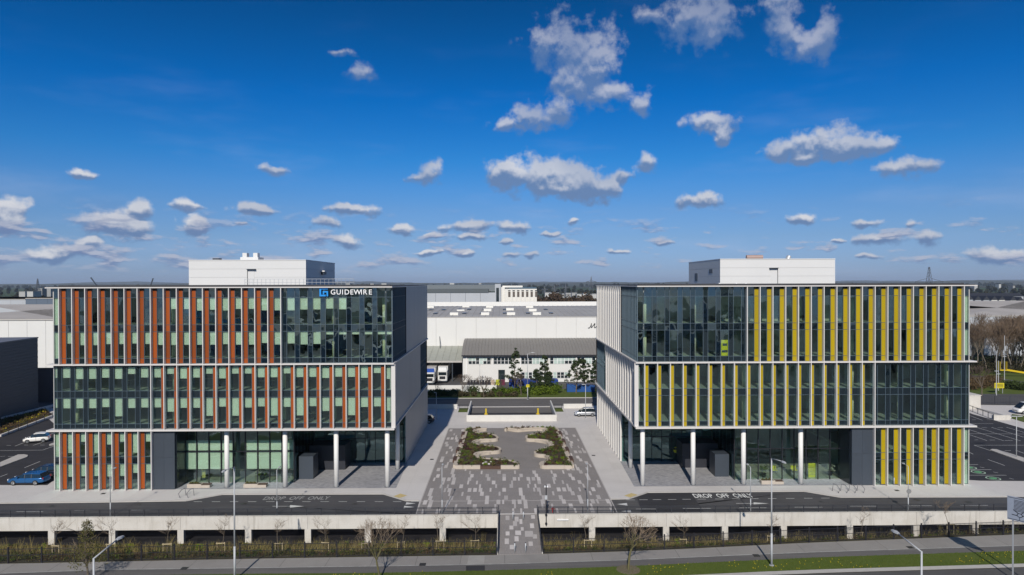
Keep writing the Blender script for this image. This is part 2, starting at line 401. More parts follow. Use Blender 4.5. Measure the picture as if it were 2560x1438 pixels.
class MB:
    """collects boxes, tubes, quads into one mesh"""
    def __init__(s): s.v = []; s.f = []
    def add(s, vs, fs):
        n = len(s.v); s.v += [tuple(v) for v in vs]; s.f += [tuple(i + n for i in f) for f in fs]; return s
    def box(s, x0, x1, y0, y1, z0, z1):
        if x0 > x1: x0, x1 = x1, x0
        return s.add([(x0, y0, z0), (x1, y0, z0), (x1, y1, z0), (x0, y1, z0), (x0, y0, z1), (x1, y0, z1), (x1, y1, z1), (x0, y1, z1)],
                     [(0, 3, 2, 1), (4, 5, 6, 7), (0, 1, 5, 4), (1, 2, 6, 5), (2, 3, 7, 6), (3, 0, 4, 7)])
    def tube(s, a, b, ra, rb=None, n=8, caps=True):
        a, b = Vector(a), Vector(b); rb = ra if rb is None else rb
        d = b - a
        if d.length < 1e-6: return s
        q = d.to_track_quat('Z', 'Y'); vs = []
        for p, r in ((a, ra), (b, rb)):
            for i in range(n):
                w = 2 * PI * i / n; vs.append(p + q @ Vector((r * math.cos(w), r * math.sin(w), 0)))
        fs = [(i, (i + 1) % n, n + (i + 1) % n, n + i) for i in range(n)]
        if caps: fs += [tuple(range(n))[::-1], tuple(range(n, 2 * n))]
        return s.add(vs, fs)
    def path(s, pts, r, n=6):
        for a, b in zip(pts, pts[1:]): s.tube(a, b, r, r, n)
        return s
    def bar(s, a, b, w, h):
        """square bar from a to b, w wide and h high"""
        a, b = Vector(a), Vector(b); d = (b - a).normalized(); u = d.cross(Vector((0, 0, 1)))
        if u.length < 1e-3: u = Vector((1, 0, 0))
        u.normalize(); v = u.cross(d)
        vs = [p + u * sx * w / 2 + v * sy * h / 2 for p in (a, b) for sx, sy in ((-1, -1), (1, -1), (1, 1), (-1, 1))]
        return s.add(vs, [(0, 1, 2, 3)[::-1], (4, 5, 6, 7), (0, 1, 5, 4), (1, 2, 6, 5), (2, 3, 7, 6), (3, 0, 4, 7)])
    def prism(s, poly, z0, z1):
        n = len(poly)
        return s.add([(p[0], p[1], z0) for p in poly] + [(p[0], p[1], z1) for p in poly],
                     [tuple(range(n))[::-1], tuple(range(n, 2 * n))] + [(i, (i + 1) % n, n + (i + 1) % n, n + i) for i in range(n)])
    def build(s, name, m, parent=None, loc=None, smooth=False):
        return link(name, mesh(name, s.v, s.f, m, smooth), parent, loc)

def ccw(poly):
    a = sum(p[0] * q[1] - q[0] * p[1] for p, q in zip(poly, poly[1:] + poly[:1]))
    return poly if a > 0 else poly[::-1]
def sheet(name, poly, z, m, th=.0, parent=None):
    """flat ground polygon with a small thickness"""
    poly = ccw([(p[0], p[1]) for p in poly])
    b = MB()
    if th: b.prism(poly, z - th, z)
    else: b.add([(p[0], p[1], z) for p in poly], [tuple(range(len(poly)))])
    me = mesh(name, b.v, b.f, m)
    bm = bmesh.new(); bm.from_mesh(me); bmesh.ops.triangulate(bm, faces=[f for f in bm.faces if len(f.verts) > 4]); bm.to_mesh(me); bm.free()
    return link(name, me, parent)
def struct(o): o['kind'] = 'structure'; return o
def groundline(b, p, q, w, z):
    p, q = Vector(p[:2]), Vector(q[:2]); d = (q - p); n = Vector((-d.y, d.x)).normalized() * w / 2
    b.add([(*(p - n), z), (*(q - n), z), (*(q + n), z), (*(p + n), z)], [(0, 1, 2, 3)])

def text_mesh(txt, size, ext, m, name='letter', bold=0.0, shear=0.0):
    cu = bpy.data.curves.new(name, 'FONT'); cu.body = txt; cu.size = size; cu.extrude = ext; cu.offset = bold; cu.shear = shear; cu.resolution_u = 3
    o = bpy.data.objects.new('tmp', cu); COL.objects.link(o)
    dg = bpy.context.evaluated_depsgraph_get(); me = bpy.data.meshes.new_from_object(o.evaluated_get(dg))
    bpy.data.objects.remove(o); me.materials.clear(); me.materials.append(m)
    return me

# ================================================================== GROUND
HAZE_D = 5e-5
CX = 1.35                                                         # axis of the plaza
def interp(pts, x):
    """y at x along a polyline, straight on beyond its ends"""
    for (x0, y0), (x1, y1) in zip(pts, pts[1:]):
        if x <= x1: break
    return y0 + (y1 - y0) * (x - x0) / (x1 - x0)
def edge(pix, z=-.8): return [(G(a, b, z).x, G(a, b, z).y) for a, b in pix]
FENCE = [(-47.7, 64.6), (-21.6, 65.45), (-.6, 65.85), (3.6, 66.0), (14.9, 66.7), (29.9, 68.3), (53.5, 70.2)]
WLINE = edge([(49, 1432), (277, 1424), (500, 1421.5), (1190, 1412), (1547, 1401), (2000, 1381.5), (2560, 1363.7)])
GRASSTOP = edge([(30, 1446), (500, 1436), (1000, 1432), (1500, 1419), (2050, 1393.5), (2560, 1377)])
GRASSBOT = edge([(1500, 1448), (2000, 1425), (2560, 1409)])
GRASSBOT = [(-50, interp(GRASSBOT, -5) - 5.5)] + GRASSBOT
XS = [-400, -160] + [x for x in range(-90, 91, 6)] + [160, 400]
def strip(name, fa, fb, z, m, za=None):
    vs = []; fs = []
    for x in XS: vs += [(x, fa(x), z), (x, fb(x), z if za is None else za)]
    n = len(XS)
    for i in range(n - 1): fs.append((2 * i, 2 * i + 2, 2 * i + 3, 2 * i + 1))
    return struct(link(name, mesh(name, vs, fs, m)))
BANKTOP = lambda x: interp(FENCE, x)
# one terrain sheet: verge level in front, the bank down to the car park, the car park floor, then the land behind to the horizon
ys_prof = [(-3000, -1.0), (0, -1.0), (50, -1.0)]
vs = []; fs = []
XT = [-9000, -3000, -900, -400] + list(range(-160, 161, 8)) + [400, 900, 3000, 9000]
rowsn = 0
def terrain_row(fy, z):
    global rowsn
    for x in XT: vs.append((x, fy(x), z(x) if callable(z) else z))
    rowsn += 1
terrain_row(lambda x: -4000, -1.0); terrain_row(lambda x: 30, -1.0)
terrain_row(lambda x: BANKTOP(max(-160, min(160, x))) - .3, -.86)
terrain_row(lambda x: BANKTOP(max(-160, min(160, x))) + .9, -.95)
terrain_row(lambda x: 72.3 + .25 * max(0, min(60, x)) * .12, -2.75)
terrain_row(lambda x: 74.6, -2.9); terrain_row(lambda x: 95.0, -2.9); terrain_row(lambda x: 95.1, -.35)
for yy, zz in ((200, -.35), (400, -1.0), (900, -6.0), (2500, -6.0), (9000, 0.0), (16000, 8)): terrain_row(lambda x, yy=yy: yy, zz)
n = len(XT)
for r in range(rowsn - 1):
    for i in range(n - 1): fs.append((r * n + i, r * n + i + 1, (r + 1) * n + i + 1, (r + 1) * n + i))
g_me = mesh('ground', vs, fs, FIELD); g_me.materials.append(ROUGHG); g_me.materials.append(ASPHN)
for p in g_me.polygons:
    r = p.index // (n - 1)
    p.material_index = 1 if r in (1, 2, 3, 4) else (2 if r in (5, 6, 7) else 0)
struct(link('ground', g_me))

strip('footpath', lambda x: interp(WLINE, x), lambda x: BANKTOP(x) - .05, -.80, FOOT)
strip('cycle_path', lambda x: interp(GRASSTOP, x), lambda x: interp(WLINE, x) - .004, -.805, CYC)
strip('road_line', lambda x: interp(WLINE, x) - .06, lambda x: interp(WLINE, x) + .06, -.795, mat('worn path line', (.42, .42, .40), .8, var=.8, vscale=1.2, col2=(.24, .23, .22)))
strip('grass_verge', lambda x: interp(GRASSBOT, x), lambda x: interp(GRASSTOP, x), -.79, GRASS)
strip('road_kerb', lambda x: interp(GRASSBOT, x) - .75, lambda x: interp(GRASSBOT, x), -.80, KERB)
strip('road', lambda x: -60, lambda x: interp(GRASSBOT, x) - .75, -.845, ASPHL)
# dark patch and drain covers in the path
p = [G(1165, 1415, -.79), G(1212, 1414, -.79), G(1212, 1427, -.79), G(1165, 1427, -.79)]
struct(sheet('asphalt_patch', [(q.x, q.y) for q in p], -.785, ASPHN))
p = [G(1172, 1389, -.79), G(1212, 1389, -.79), G(1210, 1411, -.79), G(1168, 1411, -.79)]
struct(sheet('footpath_patch', [(q.x, q.y) for q in p], -.79, mat('newer concrete', (.34, .325, .30), .85, var=.3)))

# podium deck: pale slabs with a hole for the car ramp
RX0, RX1, RY0, RY1 = CX - 8.1, CX + 8.1, 125.7, 140.0
deck = MB()
for (x0, x1, y0, y1) in ((-110, RX0, 75.05, 141), (RX1, 120, 75.05, 141), (RX0, RX1, 75.05, RY0), (RX0, RX1, RY1, 141)):
    deck.box(x0, x1, y0, y1, -.34 if y0 > 100 else -1.2, 0)
struct(deck.build('plaza_deck', PAVE))

# drop-off road on the deck: asphalt lies a kerb's height below the paving -> paving edge is raised as a slab over it
Z_R = .006
def pg(pts, z=0.0): return [(G(a, b, z).x, G(a, b, z).y) for a, b in pts]
roadL = pg([(0, 1259), (240, 1256.5), (466, 1253), (556.6, 1237), (958.7, 1236), (1015, 1253), (1049, 1252.5), (1038.5, 1287)])
roadL = [(-110, roadL[0][1])] + roadL + [(roadL[-1][0], 75.3), (-110, 75.3)]
roadR = pg([(1536, 1286), (1526, 1249), (1572, 1248), (1619, 1232), (2009, 1229), (2099.5, 1244), (2516, 1243)])
roadR = [(roadR[0][0], 75.3)] + roadR + [(120, roadR[-1][1]), (120, 75.3)]
struct(sheet('drop_off_road', roadL, Z_R, ASPH)); struct(sheet('drop_off_road', roadR, Z_R, ASPH))
struct(sheet('asphalt_patch', pg([(1526, 1249.2), (1572, 1248.2), (1590, 1250), (1610, 1285), (1536, 1285)]), Z_R + .004, ASPHL))
struct(sheet('asphalt_patch', pg([(1592, 1243), (1619, 1232.6), (1727, 1232), (1762, 1283), (1606, 1284)]), Z_R + .004, ASPHN))
kb = MB()
for poly in (roadL[1:8], roadR[2:-2]):
    for a, b in zip(poly, poly[1:]): kb.bar((*a, .05), (*b, .05), .16, .11)
struct(kb.build('kerb', KERB))

# plaza block paving with pale slabs laid into it
PX0, PX1 = CX - 11.1, CX + 11.1
struct(sheet('plaza_paving', [(PX0, 75.3), (PX1, 75.3), (PX1, 119.6), (PX0, 119.6)], .008, PLAZA))
struct(sheet('plaza_paving', [(PX0 + 4.2, 93.4), (PX1 - 4.2, 93.4), (PX1 - 4.2, 119.7), (PX0 + 4.2, 119.7)], .012, PLAZAD))
pav = thing('slab_pattern', 'pale rectangular slabs laid in staggered rows in the grey plaza paving', 'paving')
edg = MB(); edg.box(PX0 - .12, PX0, 75.3, 119.6, .0, .016); edg.box(PX1, PX1 + .12, 75.3, 119.6, .0, .016)
edg.box(PX0, PX1, 79.6, 79.72, .0, .016); edg.build('edging_strip', LSLAB, pav)
rs = random.Random(3)
cell_w, row_h = .225, 1.55
pat = []                                                          # one tile of the pattern, repeated like the real one
pw, ph = 49, 6
for r in range(ph):
    c = rs.randint(0, 3)
    while c < pw - 1:
        w = rs.choice((1, 1, 2, 2)); pat.append((r, c, w)); c += w + rs.choice((1, 4, 6, 7, 8, 9))
slabs = []
nrow = int((119.6 - 75.3) / row_h)
for R_ in range(nrow):
    y0 = 75.4 + R_ * row_h
    for (r, c, w) in pat:
        if r != R_ % ph: continue
        for rep in range(-1, 3):
            x0 = PX0 + .25 + (c + rep * pw + (R_ // ph) * 9) * cell_w; x1 = x0 + w * cell_w
            if x0 < PX0 + .1 or x1 > PX1 - .1: continue
            if y0 > 92.4 and x1 > PX0 + 4.6 - .0 and x0 < PX1 - 4.6: continue
            if y0 > 92.4 and (R_ % 3 == 0): pass
            slabs.append((x0, x1, y0, y0 + row_h * .985))
# the foot ramp continues the pattern
slabs.sort(key=lambda q: q[2])
rest = MB()
for i, (x0, x1, y0, y1) in enumerate(slabs):
    if i < 290: bx('paving_slab', x0, x1, y0, y1, .0, .017, LSLAB, pav)
    else: rest.box(x0, x1, y0, y1, .0, .017)
if rest.v:
    o = rest.build('far_paving_slabs', LSLAB, pav); o['kind'] = 'stuff'

# ramp down from the plaza to the footpath
RL0, RL1 = -.69, 3.6
vs = [(RL0, 75.3, .0), (RL1, 75.3, .0), (RL1, 66.0, -.77), (RL0, 65.8, -.77)]
rp = MB(); rp.add(vs + [(x, y, z - .45) for x, y, z in vs], [(3, 2, 1, 0), (4, 5, 6, 7), (0, 1, 5, 4), (1, 2, 6, 5), (2, 3, 7, 6), (3, 0, 4, 7)])
ramp = thing('foot_ramp', 'sloping block paved foot ramp between the two railings', 'ramp')
rp.build('deck', PLAZA, ramp)
def rz_(y): return -.77 + (y - 65.9) * .77 / 9.4
for (x, y, w, h) in [(.1, 73.6, .42, 1.1), (1.1, 73.2, .42, 1.2), (2.9, 73.9, .42, .9), (.9, 72.1, .42, 1.2), (.5, 71.3, .42, .9), (2.7, 71.6, .42, 1.1), (1.6, 72.6, .3, 1.2),
                     (1.1, 70.0, .6, 1.0), (2.1, 69.6, .84, 1.3), (.1, 69.9, .4, .9), (2.9, 69.2, .42, .9), (1.0, 68.6, .42, 1.1), (.0, 68.0, .42, 1.2), (2.4, 67.6, .42, .9), (.5, 66.9, .42, .9), (1.7, 71.0, .3, .8)]:
    b = MB(); z0, z1 = rz_(y) + .008, rz_(y + h) + .008
    b.add([(x, y, z0 - .02), (x + w, y, z0 - .02), (x + w, y + h, z1 - .02), (x, y + h, z1 - .02), (x, y, z0), (x + w, y, z0), (x + w, y + h, z1), (x, y + h, z1)],
          [(0, 3, 2, 1), (4, 5, 6, 7), (0, 1, 5, 4), (1, 2, 6, 5), (2, 3, 7, 6), (3, 0, 4, 7)])
    b.build('paving_slab', LSLAB, ramp)

# ================================================================== OFFICE BUILDINGS
Y0, YB = 85.0, 122.5
T_IN, T_OUT, T_F0, STEP = 15.35, 57.2, 56.26, 1.604
Z = dict(top=25.18, L2=15.66, L1=7.55)
FLOORS = {'top': [(20.49, 23.84), (16.34, 19.60)], 'mid': [(12.29, 15.25), (8.2, 11.4)], 'low': [(4.1, 7.05), (.1, 3.2)]}
FT = lambda j: T_F0 - STEP * j


def office(s, name, label, pmat, pname, blinds, grp):
    X = lambda t: CX + s * t
    B = thing(name, label, 'office building', group=grp)
    rr = random.Random(5 if s < 0 else 9)
    P = lambda nm, t0, t1, y0, y1, z0, z1, m, par=B: bx(nm, X(t0), X(t1), y0, y1, z0, z1, m, par)
    # ledges between the tiers, standing a little proud
    def ledge(z, th, front, t_a, t_b, inner):
        P('ledge', t_a, t_b, front, 85.0, z - th, z, FINW)
        P('ledge', T_IN - inner, T_IN, front, YB + .1, z - th, z, FINW)
        P('ledge', T_OUT, t_b, 85.0, YB + .1, z - th, z, FINW)
    ledge(25.18, .13, 84.38, T_IN, T_OUT + .7, .14); ledge(Z['L2'], .16, 84.38, T_IN, T_OUT + .65, .32); ledge(Z['L1'], .2, 84.35, T_IN, T_OUT + .65, .34)
    # roof
    P('roof', T_IN - .1, T_OUT + .5, 84.6, YB, 25.19, 25.27, ROOFD)
    P('roof_upstand', T_IN + .3, T_OUT - .2, 85.6, 85.9, 25.27, 25.42, ROOFD)
    # floor slabs, ceilings, rear walls of the rooms, columns
    lv = [.0, 4.05, 8.15, 12.25, 16.29, 20.44, 24.3]
    for i, z in enumerate(lv):
        t0 = T_IN + .12; y0 = Y0 + .1
        if i == 6: P('floor_slab', t0, T_OUT - .1, y0, YB - .1, z + .05, 25.15, INCEIL); continue
        if z < 5:
            P('floor_slab', 42.9, T_OUT - .1, y0, YB - .1, z + .003 if i == 0 else z - .22, z + .03 if i == 0 else z + .02, INFLOOR)
            if i == 1: P('floor_slab', T_IN + .12, 42.7, 99.5, YB - .1, z - .22, z + .02, INFLOOR)
            else: P('floor_slab', 28.6, 42.7, 87.75, 99.0, z + .003, z + .035, mat('pale lobby floor', (.42, .44, .36), .35, var=.3, vscale=.6, col2=(.30, .32, .26)))
            continue
        P('floor_slab', t0, T_OUT - .1, y0, YB - .1, z - .2, z + .02, INFLOOR)
        P('ceiling', t0, T_OUT - .1, y0 + .25, YB - .1, z - .72, z - .203, INCEIL)
    for k, (z0, z1) in enumerate(((8.18, 11.42), (12.28, 15.5), (16.32, 19.7), (20.47, 24.3))):
        t = T_IN + 5
        while t < T_OUT - 3:
            w = rr.choice((5, 8, 11, 3)); yy = rr.choice((93.5, 97, 99, 101)) if s < 0 else rr.choice((89.5, 91.0, 93, 96, 97))
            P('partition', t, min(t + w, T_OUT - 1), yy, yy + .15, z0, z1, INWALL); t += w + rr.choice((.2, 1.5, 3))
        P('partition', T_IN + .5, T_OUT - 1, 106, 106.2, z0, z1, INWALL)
        for j, t in enumerate((16.6, 23.0, 29.3, 36.3, 43.2, 49.4, 55.4)):
            b = MB(); b.tube((0, 0, z0), (0, 0, z1), .23, n=12); b.build('interior_column', INCOL, B, (X(t), 86.6 + (.2 if j % 2 else 0), 0), True)
    P('partition', 43.0, T_OUT - 1, 95, 95.2, .04, 3.4, INWALL); P('partition', 43.0, T_OUT - 1, 97, 97.2, 4.08, 7.1, INWALL)
    # curtain wall
    def pane(t0, t1, z0, z1, bl=None):
        g = P('window_pane', t0, t1, Y0, Y0 + .03, z0, z1, GLASS)
        if bl and bl > .02:
            h = (z1 - z0) * bl; ta, tb = t0 - .04 * (1 if t0 > t1 else -1), t1 + .04 * (1 if t0 > t1 else -1)
            x0, x1 = sorted((X(ta), X(tb)))
            o = link('blind', box_mesh(x1 - x0, .02, h, BLIND), g); o.location = ((x0 + x1) / 2 - g.location.x, .14, (z1 - h / 2) - g.location.z)
    spz = {'top': [(23.88, 25.03), (19.64, 20.45), (15.68, 16.30)], 'mid': [(15.29, 15.48), (11.44, 12.25), (7.57, 8.16)], 'low': [(7.09, 7.33), (3.24, 4.06)]}
    edges = {'top': (25.05, 15.66), 'mid': (15.5, 7.55), 'low': (7.35, .02)}
    for tier in ('top', 'mid', 'low'):
        A = tier != 'mid'
        zt, zb = edges[tier]
        cols = range(0, 26) if tier != 'low' else range(0, 8)
        for j in cols:
            f = FT(j)
            last = tier == 'low' and j == 7
            if last: continue
            has_fin = (tier == 'top' and j <= 17) or (tier == 'mid' and j >= 7) or tier == 'low'
            panelled = (tier == 'top' and j < 17) or (tier == 'mid' and j > 7) or tier == 'low'
            if A: p0, p1, w0, w1 = f - .02, f - .54, f - .58, f - STEP + .02
            else: p0, p1, w0, w1 = f + .54, f + .02, f + STEP - .02, f + .58
            if tier == 'mid' and j == 0: w0 = T_OUT - .02; 
            if p0 > T_OUT: p0 = T_OUT
            if A and j == 25: w1 = T_IN + .02; w0 = f - .1; p1 = p0
            # windows
            ok = w0 - w1 > .15
            for fi, (z0, z1) in enumerate(FLOORS[tier]):
                if ok: pane(w0, w1, z0, z1, blinds(tier, fi, j, rr) if blinds else None)
            for (z0, z1) in spz[tier]:
                if ok: P('spandrel_panel', w0, w1, Y0 - .01, Y0 + .05, z0, z1, SPAN)
            if p0 - p1 > .1:
                zs = [zt - .22 if panelled else zt]
                for (z0, z1) in FLOORS[tier]: zs += [z1 + .02, z0 - .02]
                zs = zs + [zb]
                if panelled:
                    if tier != 'top': zs.pop(1)
                    if tier == 'low': zs = [zt - .12, FLOORS['low'][0][0] - .02, FLOORS['low'][1][1] + .02, .1]
                    for a, b_ in zip(zs, zs[1:]):
                        if a - b_ > .1: P(pname, p0, p1, Y0 - .07, Y0 + .04, b_ + .035, a - .035, pmat)
                    P('panel_backing', p0 - .001, p1 + .001, Y0 + .045, Y0 + .09, zb, zt, DARKREV)
                else:
                    P('dark_pier_panel', p0, p1, Y0 - .01, Y0 + .05, zb, zt, SPAN)
            # mullions each side of the window
            if ok:
                for tt in (w0, w1):
                    P('mullion', tt + .022, tt - .022, Y0 - .06, Y0 - .012, zb, zt, MULL)
            if has_fin:
                P('fin', f + .05, f - .05, 84.42, 84.92, zb, zt, FINW)
        if tier == 'low': P('fin', FT(7) + .05, FT(7) - .05, 84.42, 84.92, zb, zt, FINW)
        # end bay beyond the outermost fin
        if A:
            for fi, (z0, z1) in enumerate(FLOORS[tier]): pane(T_OUT - .02, T_F0 + .08, z0, z1, 1.0)
            for (z0, z1) in spz[tier]: P('spandrel_panel', T_OUT - .02, T_F0 + .08, Y0 - .01, Y0 + .05, z0, z1, SPAN)
        else:
            for fi, (z0, z1) in enumerate(FLOORS[tier]): pane(FT(25) - .06, T_IN + .1, z0, z1, .55 if blinds else None)
            for (z0, z1) in spz[tier]: P('spandrel_panel', FT(25) - .06, T_IN + .1, Y0 - .01, Y0 + .05, z0, z1, SPAN)
        # transoms along the whole front
        t_end = T_IN if tier != 'low' else FT(7)
        for (z0, z1) in spz[tier]:
            for z in (z0 - .02, z1 + .02):
                if zb + .1 < z < zt - .1: P('transom', T_OUT, t_end + (.06 if tier == 'low' else 0), Y0 - .05, Y0 - .011, z - .02, z + .02, MULL)
        # outer end wall and the back
        P('outer_wall', T_OUT, T_OUT + .12, Y0, YB, zb, zt, CLAD_SHADE)
        P('back_wall', T_IN + .2, T_OUT, YB, YB + .12, zb, zt, CLAD_SHADE)
    # inner side wall: glass and folded cladding
    def clad(tier, ya, yb, n):
        zt, zb = edges[tier]; zb += .002
        P('side_wall', T_IN + .02, T_IN + .3, ya, yb, zb, zt, CLAD_SHADE)
        m = (yb - ya) / n
        for i in range(n):
            a, b_ = ya + i * m, ya + (i + 1) * m; x = X(T_IN + .018)
            if s < 0: poly = [(x, a), (x + .2, b_ - .02), (x, b_ - .02)]          # folds lean away from the sun on this side
            else: poly = [(x, a), (x - .21, a), (x - .21, a + .09), (x - .03, a + .11), (x - .03, b_ - .03), (x, b_ - .03)]
            me_key = ('clad', s, round(m, 3), tier)
            if me_key not in _BX:
                mb = MB(); mb.prism(ccw([(px - x, py - a) for px, py in poly]), zb, zt); _BX[me_key] = mesh('cladding_panel', mb.v, mb.f, CLAD_SHADE if s < 0 else CLAD_SUN)
            link('cladding_panel', _BX[me_key], B, (x, a, 0))
    def side_glass(tier, ya, yb, n):
        zt, zb = edges[tier]; m = (yb - ya) / n
        fl = FLOORS[tier]
        for i in range(n):
            a, b_ = ya + i * m, ya + (i + 1) * m
            for (z0, z1) in fl: P('side_window', T_IN + .03, T_IN, a + .03, b_ - .03, z0, z1, GLASSD)
            for (z0, z1) in spz[tier]: P('side_spandrel', T_IN + .05, T_IN - .01, a + .03, b_ - .03, z0, z1, SPAN)
            P('side_mullion', T_IN + .03, T_IN - .10, b_ - .028, b_ + .028, zb, zt, MULL if i < n - 1 else DARKREV)
        for (z0, z1) in spz[tier]:
            for z in (z0 - .02, z1 + .02):
                if zb + .1 < z < zt - .1: P('side_transom', T_IN - .012, T_IN - .05, ya + .1, yb - .1, z - .02, z + .02, MULL)
    P('corner_post', T_IN + .02, T_IN - .08, Y0 - .04, Y0 + .06, edges['top'][1], edges['top'][0], MULL)
    side_glass('top', Y0 + .06, 96.7, 12); clad('top', 96.75, YB, 14)
    P('corner_panel', T_IN + .08, T_IN - .42, 84.75, 85.1, 7.555, 15.49, FINW)
    clad('mid', 85.12, 112.2, 14); side_glass('mid', 112.25, YB, 7)
    # ground level: solid end of the wing, recess with the lobby glass, set-back rear glass, columns
    clad('low', 96.95, YB, 13)
    tw = FT(7) - .07
    for k in range(2): P('charcoal_panel', tw - k * 1.31, tw - (k + 1) * 1.31 + .012, 84.86, 85.2, 3.98 - 0, 7.34, CHAR); P('charcoal_panel', tw - k * 1.31, tw - (k + 1) * 1.31 + .012, 84.86, 85.2, .02, 3.965, CHAR)
    P('recess_wall', tw - 2.64, tw - 2.74, 85.2, 88.2, .02, 7.34, mat('dark glossy panel', (.012, .016, .022), .15))
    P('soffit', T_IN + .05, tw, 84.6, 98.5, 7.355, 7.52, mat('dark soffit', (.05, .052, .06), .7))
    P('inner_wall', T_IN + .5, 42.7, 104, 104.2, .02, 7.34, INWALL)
    # lobby glass
    ta, tb = 42.4, 28.4; n = 9 if s < 0 else 9; w = (ta - tb) / n
    yl = 87.6
    for i in range(n):
        a, b_ = ta - i * w, ta - (i + 1) * w
        for (z0, z1) in ((.1, 3.95), (4.1, 7.3)):
            g = P('lobby_window', a - .04, b_ + .04, yl, yl + .03, z0, z1, GLASS)
            if blinds and i not in (4,):
                zz0, zz1 = (1.75, 3.93) if z0 < 1 else (4.15, 5.45)
                o = link('blind', box_mesh(w - .2, .02, zz1 - zz0, BLIND), g); o.location = (0, .12, (zz0 + zz1) / 2 - g.location.z)
        P('lobby_mullion', a + .05, a - .05, yl - .1, yl, .02, 7.35, BLACKM)
    P('lobby_mullion', tb + .05, tb - .05, yl - .1, yl, .02, 7.35, BLACKM)
    for z in (4.02,): P('lobby_transom', ta, tb, yl - .06, yl - .002, z - .05, z + .05, BLACKM)
    # glass return and rear glass of the recess
    for i in range(6): 
        a = yl + .05 + i * 1.53
        P('return_window', tb, tb - .03, a + .03, a + 1.5, .05, 7.3, GLASSD)
    for i in range(9):
        a = 28.3 - i * 1.43
        P('rear_window', a - .03, a - 1.40, 96.9, 96.93, .05, 3.5, GLASSD)
        P('rear_window', a - .03, a - 1.40, 96.9, 96.93, 3.6, 7.3, GLASSD)
        P('rear_mullion', a + .03, a - .03, 96.8, 96.89, .02, 7.35, BLACKM)
    P('rear_transom', 28.3, T_IN + .05, 96.82, 96.895, 3.5, 3.6, BLACKM)
    # entrance lobby boxes
    P('entrance_box', 28.2, 26.35, 89.0, 91.4, .02, 2.98, CHAR); P('entrance_box', 28.1, 23.2, 93.4, 96.7, .02, 3.35, mat('dark entrance cladding', (.02, .022, .03), .5))
    for t, y in ((36.25, 85.75), (28.95, 85.75), (22.5, 85.6), (16.08, 85.5), (16.08, 93.7)):
        b = MB(); b.tube((0, 0, .0), (0, 0, 7.34), .29, n=20); b.build('column', COLC, B, (X(t), y, 0), True)
        b = MB(); b.tube((0, 0, .0), (0, 0, .03), .34, n=20); b.build('column_base', CHAR, B, (X(t), y, 0), True)
    # plant room on the roof
    pt0, pt1 = 44.55, 28.75
    for k in range(3):
        z0, z1 = 25.3 + k * 1.15, 25.3 + (k + 1) * 1.15 - .02
        P('plant_room_panel', pt0, pt1, 94.0, 94.2, z0, z1, PLANTW)
        P('plant_room_side', pt1, pt1 - .12, 94.0, 110.0, z0, z1, PLANTW)
        P('plant_room_side', pt0 + .12, pt0, 94.0, 110.0, z0, z1, PLANTW)
    P('plant_room', pt0 - .02, pt1 + .02, 94.12, 110, 25.27, 28.72, mat('plant room joint', (.30, .30, .31), .6))
    P('plant_room_coping', pt0 + .14, pt1 - .14, 93.95, 110.1, 28.74, 28.86, PLANTW)
    dr = 36.6
    P('plant_room_door', dr, dr - .9 * (1), 93.97, 94.0, 25.3, 27.4, PLANTW)
    P('door_frame', dr + .06, dr, 93.9, 94.0, 25.3, 27.5, CHAR); P('door_hood', dr + .06, dr - 1.15, 93.6, 94.0, 27.5, 27.6, CHAR)
    if s > 0:
        P('louvre', pt1 - .12, pt1 - .16, 97.5, 99.0, 26.9, 27.5, CHAR); P('louvre', pt1 - .12, pt1 - .16, 105, 106.4, 25.8, 27.0, CHAR)
    else:
        P('side_vent', pt1 - .12, pt1 - .7, 101.5, 103.5, 27.3, 27.5, PLANTW); P('side_vent', pt1 - .12, pt1 - .5, 101.7, 103.3, 26.9, 27.3, CHAR)
    return B


def blinds_left(tier, fi, j, rr):
    if tier == 'top' and fi == 0:
        if j < 8 or j in (22, 23, 24, 25): return 0
        return rr.choice((.42, .45, .42, .48)) if j < 17 else rr.choice((.45, .48, .42))
    if tier == 'top': return .12 if j >= 20 else rr.choice((.44, .48, .5, .5, .46))
    if tier == 'mid' and fi == 0: return rr.choice((.45, .46, .3, .45, .5))
    if tier == 'mid': return rr.choice((.36, .38, .4, .38, .55, .72))
    return rr.choice((.42, .38, .5, .5, .45, .85)) if fi == 0 else rr.choice((.5, .52, .38))

LB = office(-1, 'office_building', 'long office block with burnt orange facade panels and pale blinds, left of the plaza', ORANGE, 'orange_panel', blinds_left, 'pair of office blocks facing each other across the plaza')
RB = office(1, 'office_building', 'long office block with mustard yellow facade panels, right of the plaza', YELLOW, 'yellow_panel', None, 'pair of office blocks facing each other across the plaza')
# setts under the overhangs
for s in (-1, 1):
    x = lambda t: CX + s * t
    struct(sheet('sett_paving', [(x(14.9), 84.95), (x(42.8), 84.95), (x(42.8), 88.2), (x(28.0), 97), (x(15.2), 97)], .014, SETT))

# ---- company sign on the left block's top corner
sg = thing('company_sign', 'white lettered sign with blue square spiral mark, top corner of the orange block', 'sign', (0, 0, 0))
def at_front(px, py, Y=84.7): return XP(px, py, Y)
a, b = at_front(799, 741), at_front(820.5, 719.5)
lx0, lz0, lw, lh = a.x, a.z, b.x - a.x, b.z - a.z
lg = MB()
def lbar(u0, u1, v0, v1): lg.box(lx0 + lw * u0, lx0 + lw * u1, 84.62, 84.74, lz0 + lh * v0, lz0 + lh * v1)
lbar(0, .98, .80, 1); lbar(0, .2, 0, .797); lbar(.203, .72, 0, .19); lbar(.82, 1, 0, .62); lbar(.38, .817, .44, .62); lbar(.38, .55, .25, .437)
lg.build('logo_mark', LOGOB, sg)
xs = [826.5, 839.2, 851.6, 863.8, 869.2, 882.2, 893.4, 909.2, 913.8 + .6, 925.4 - 1.8]
word = 'GUIDEWIRE'
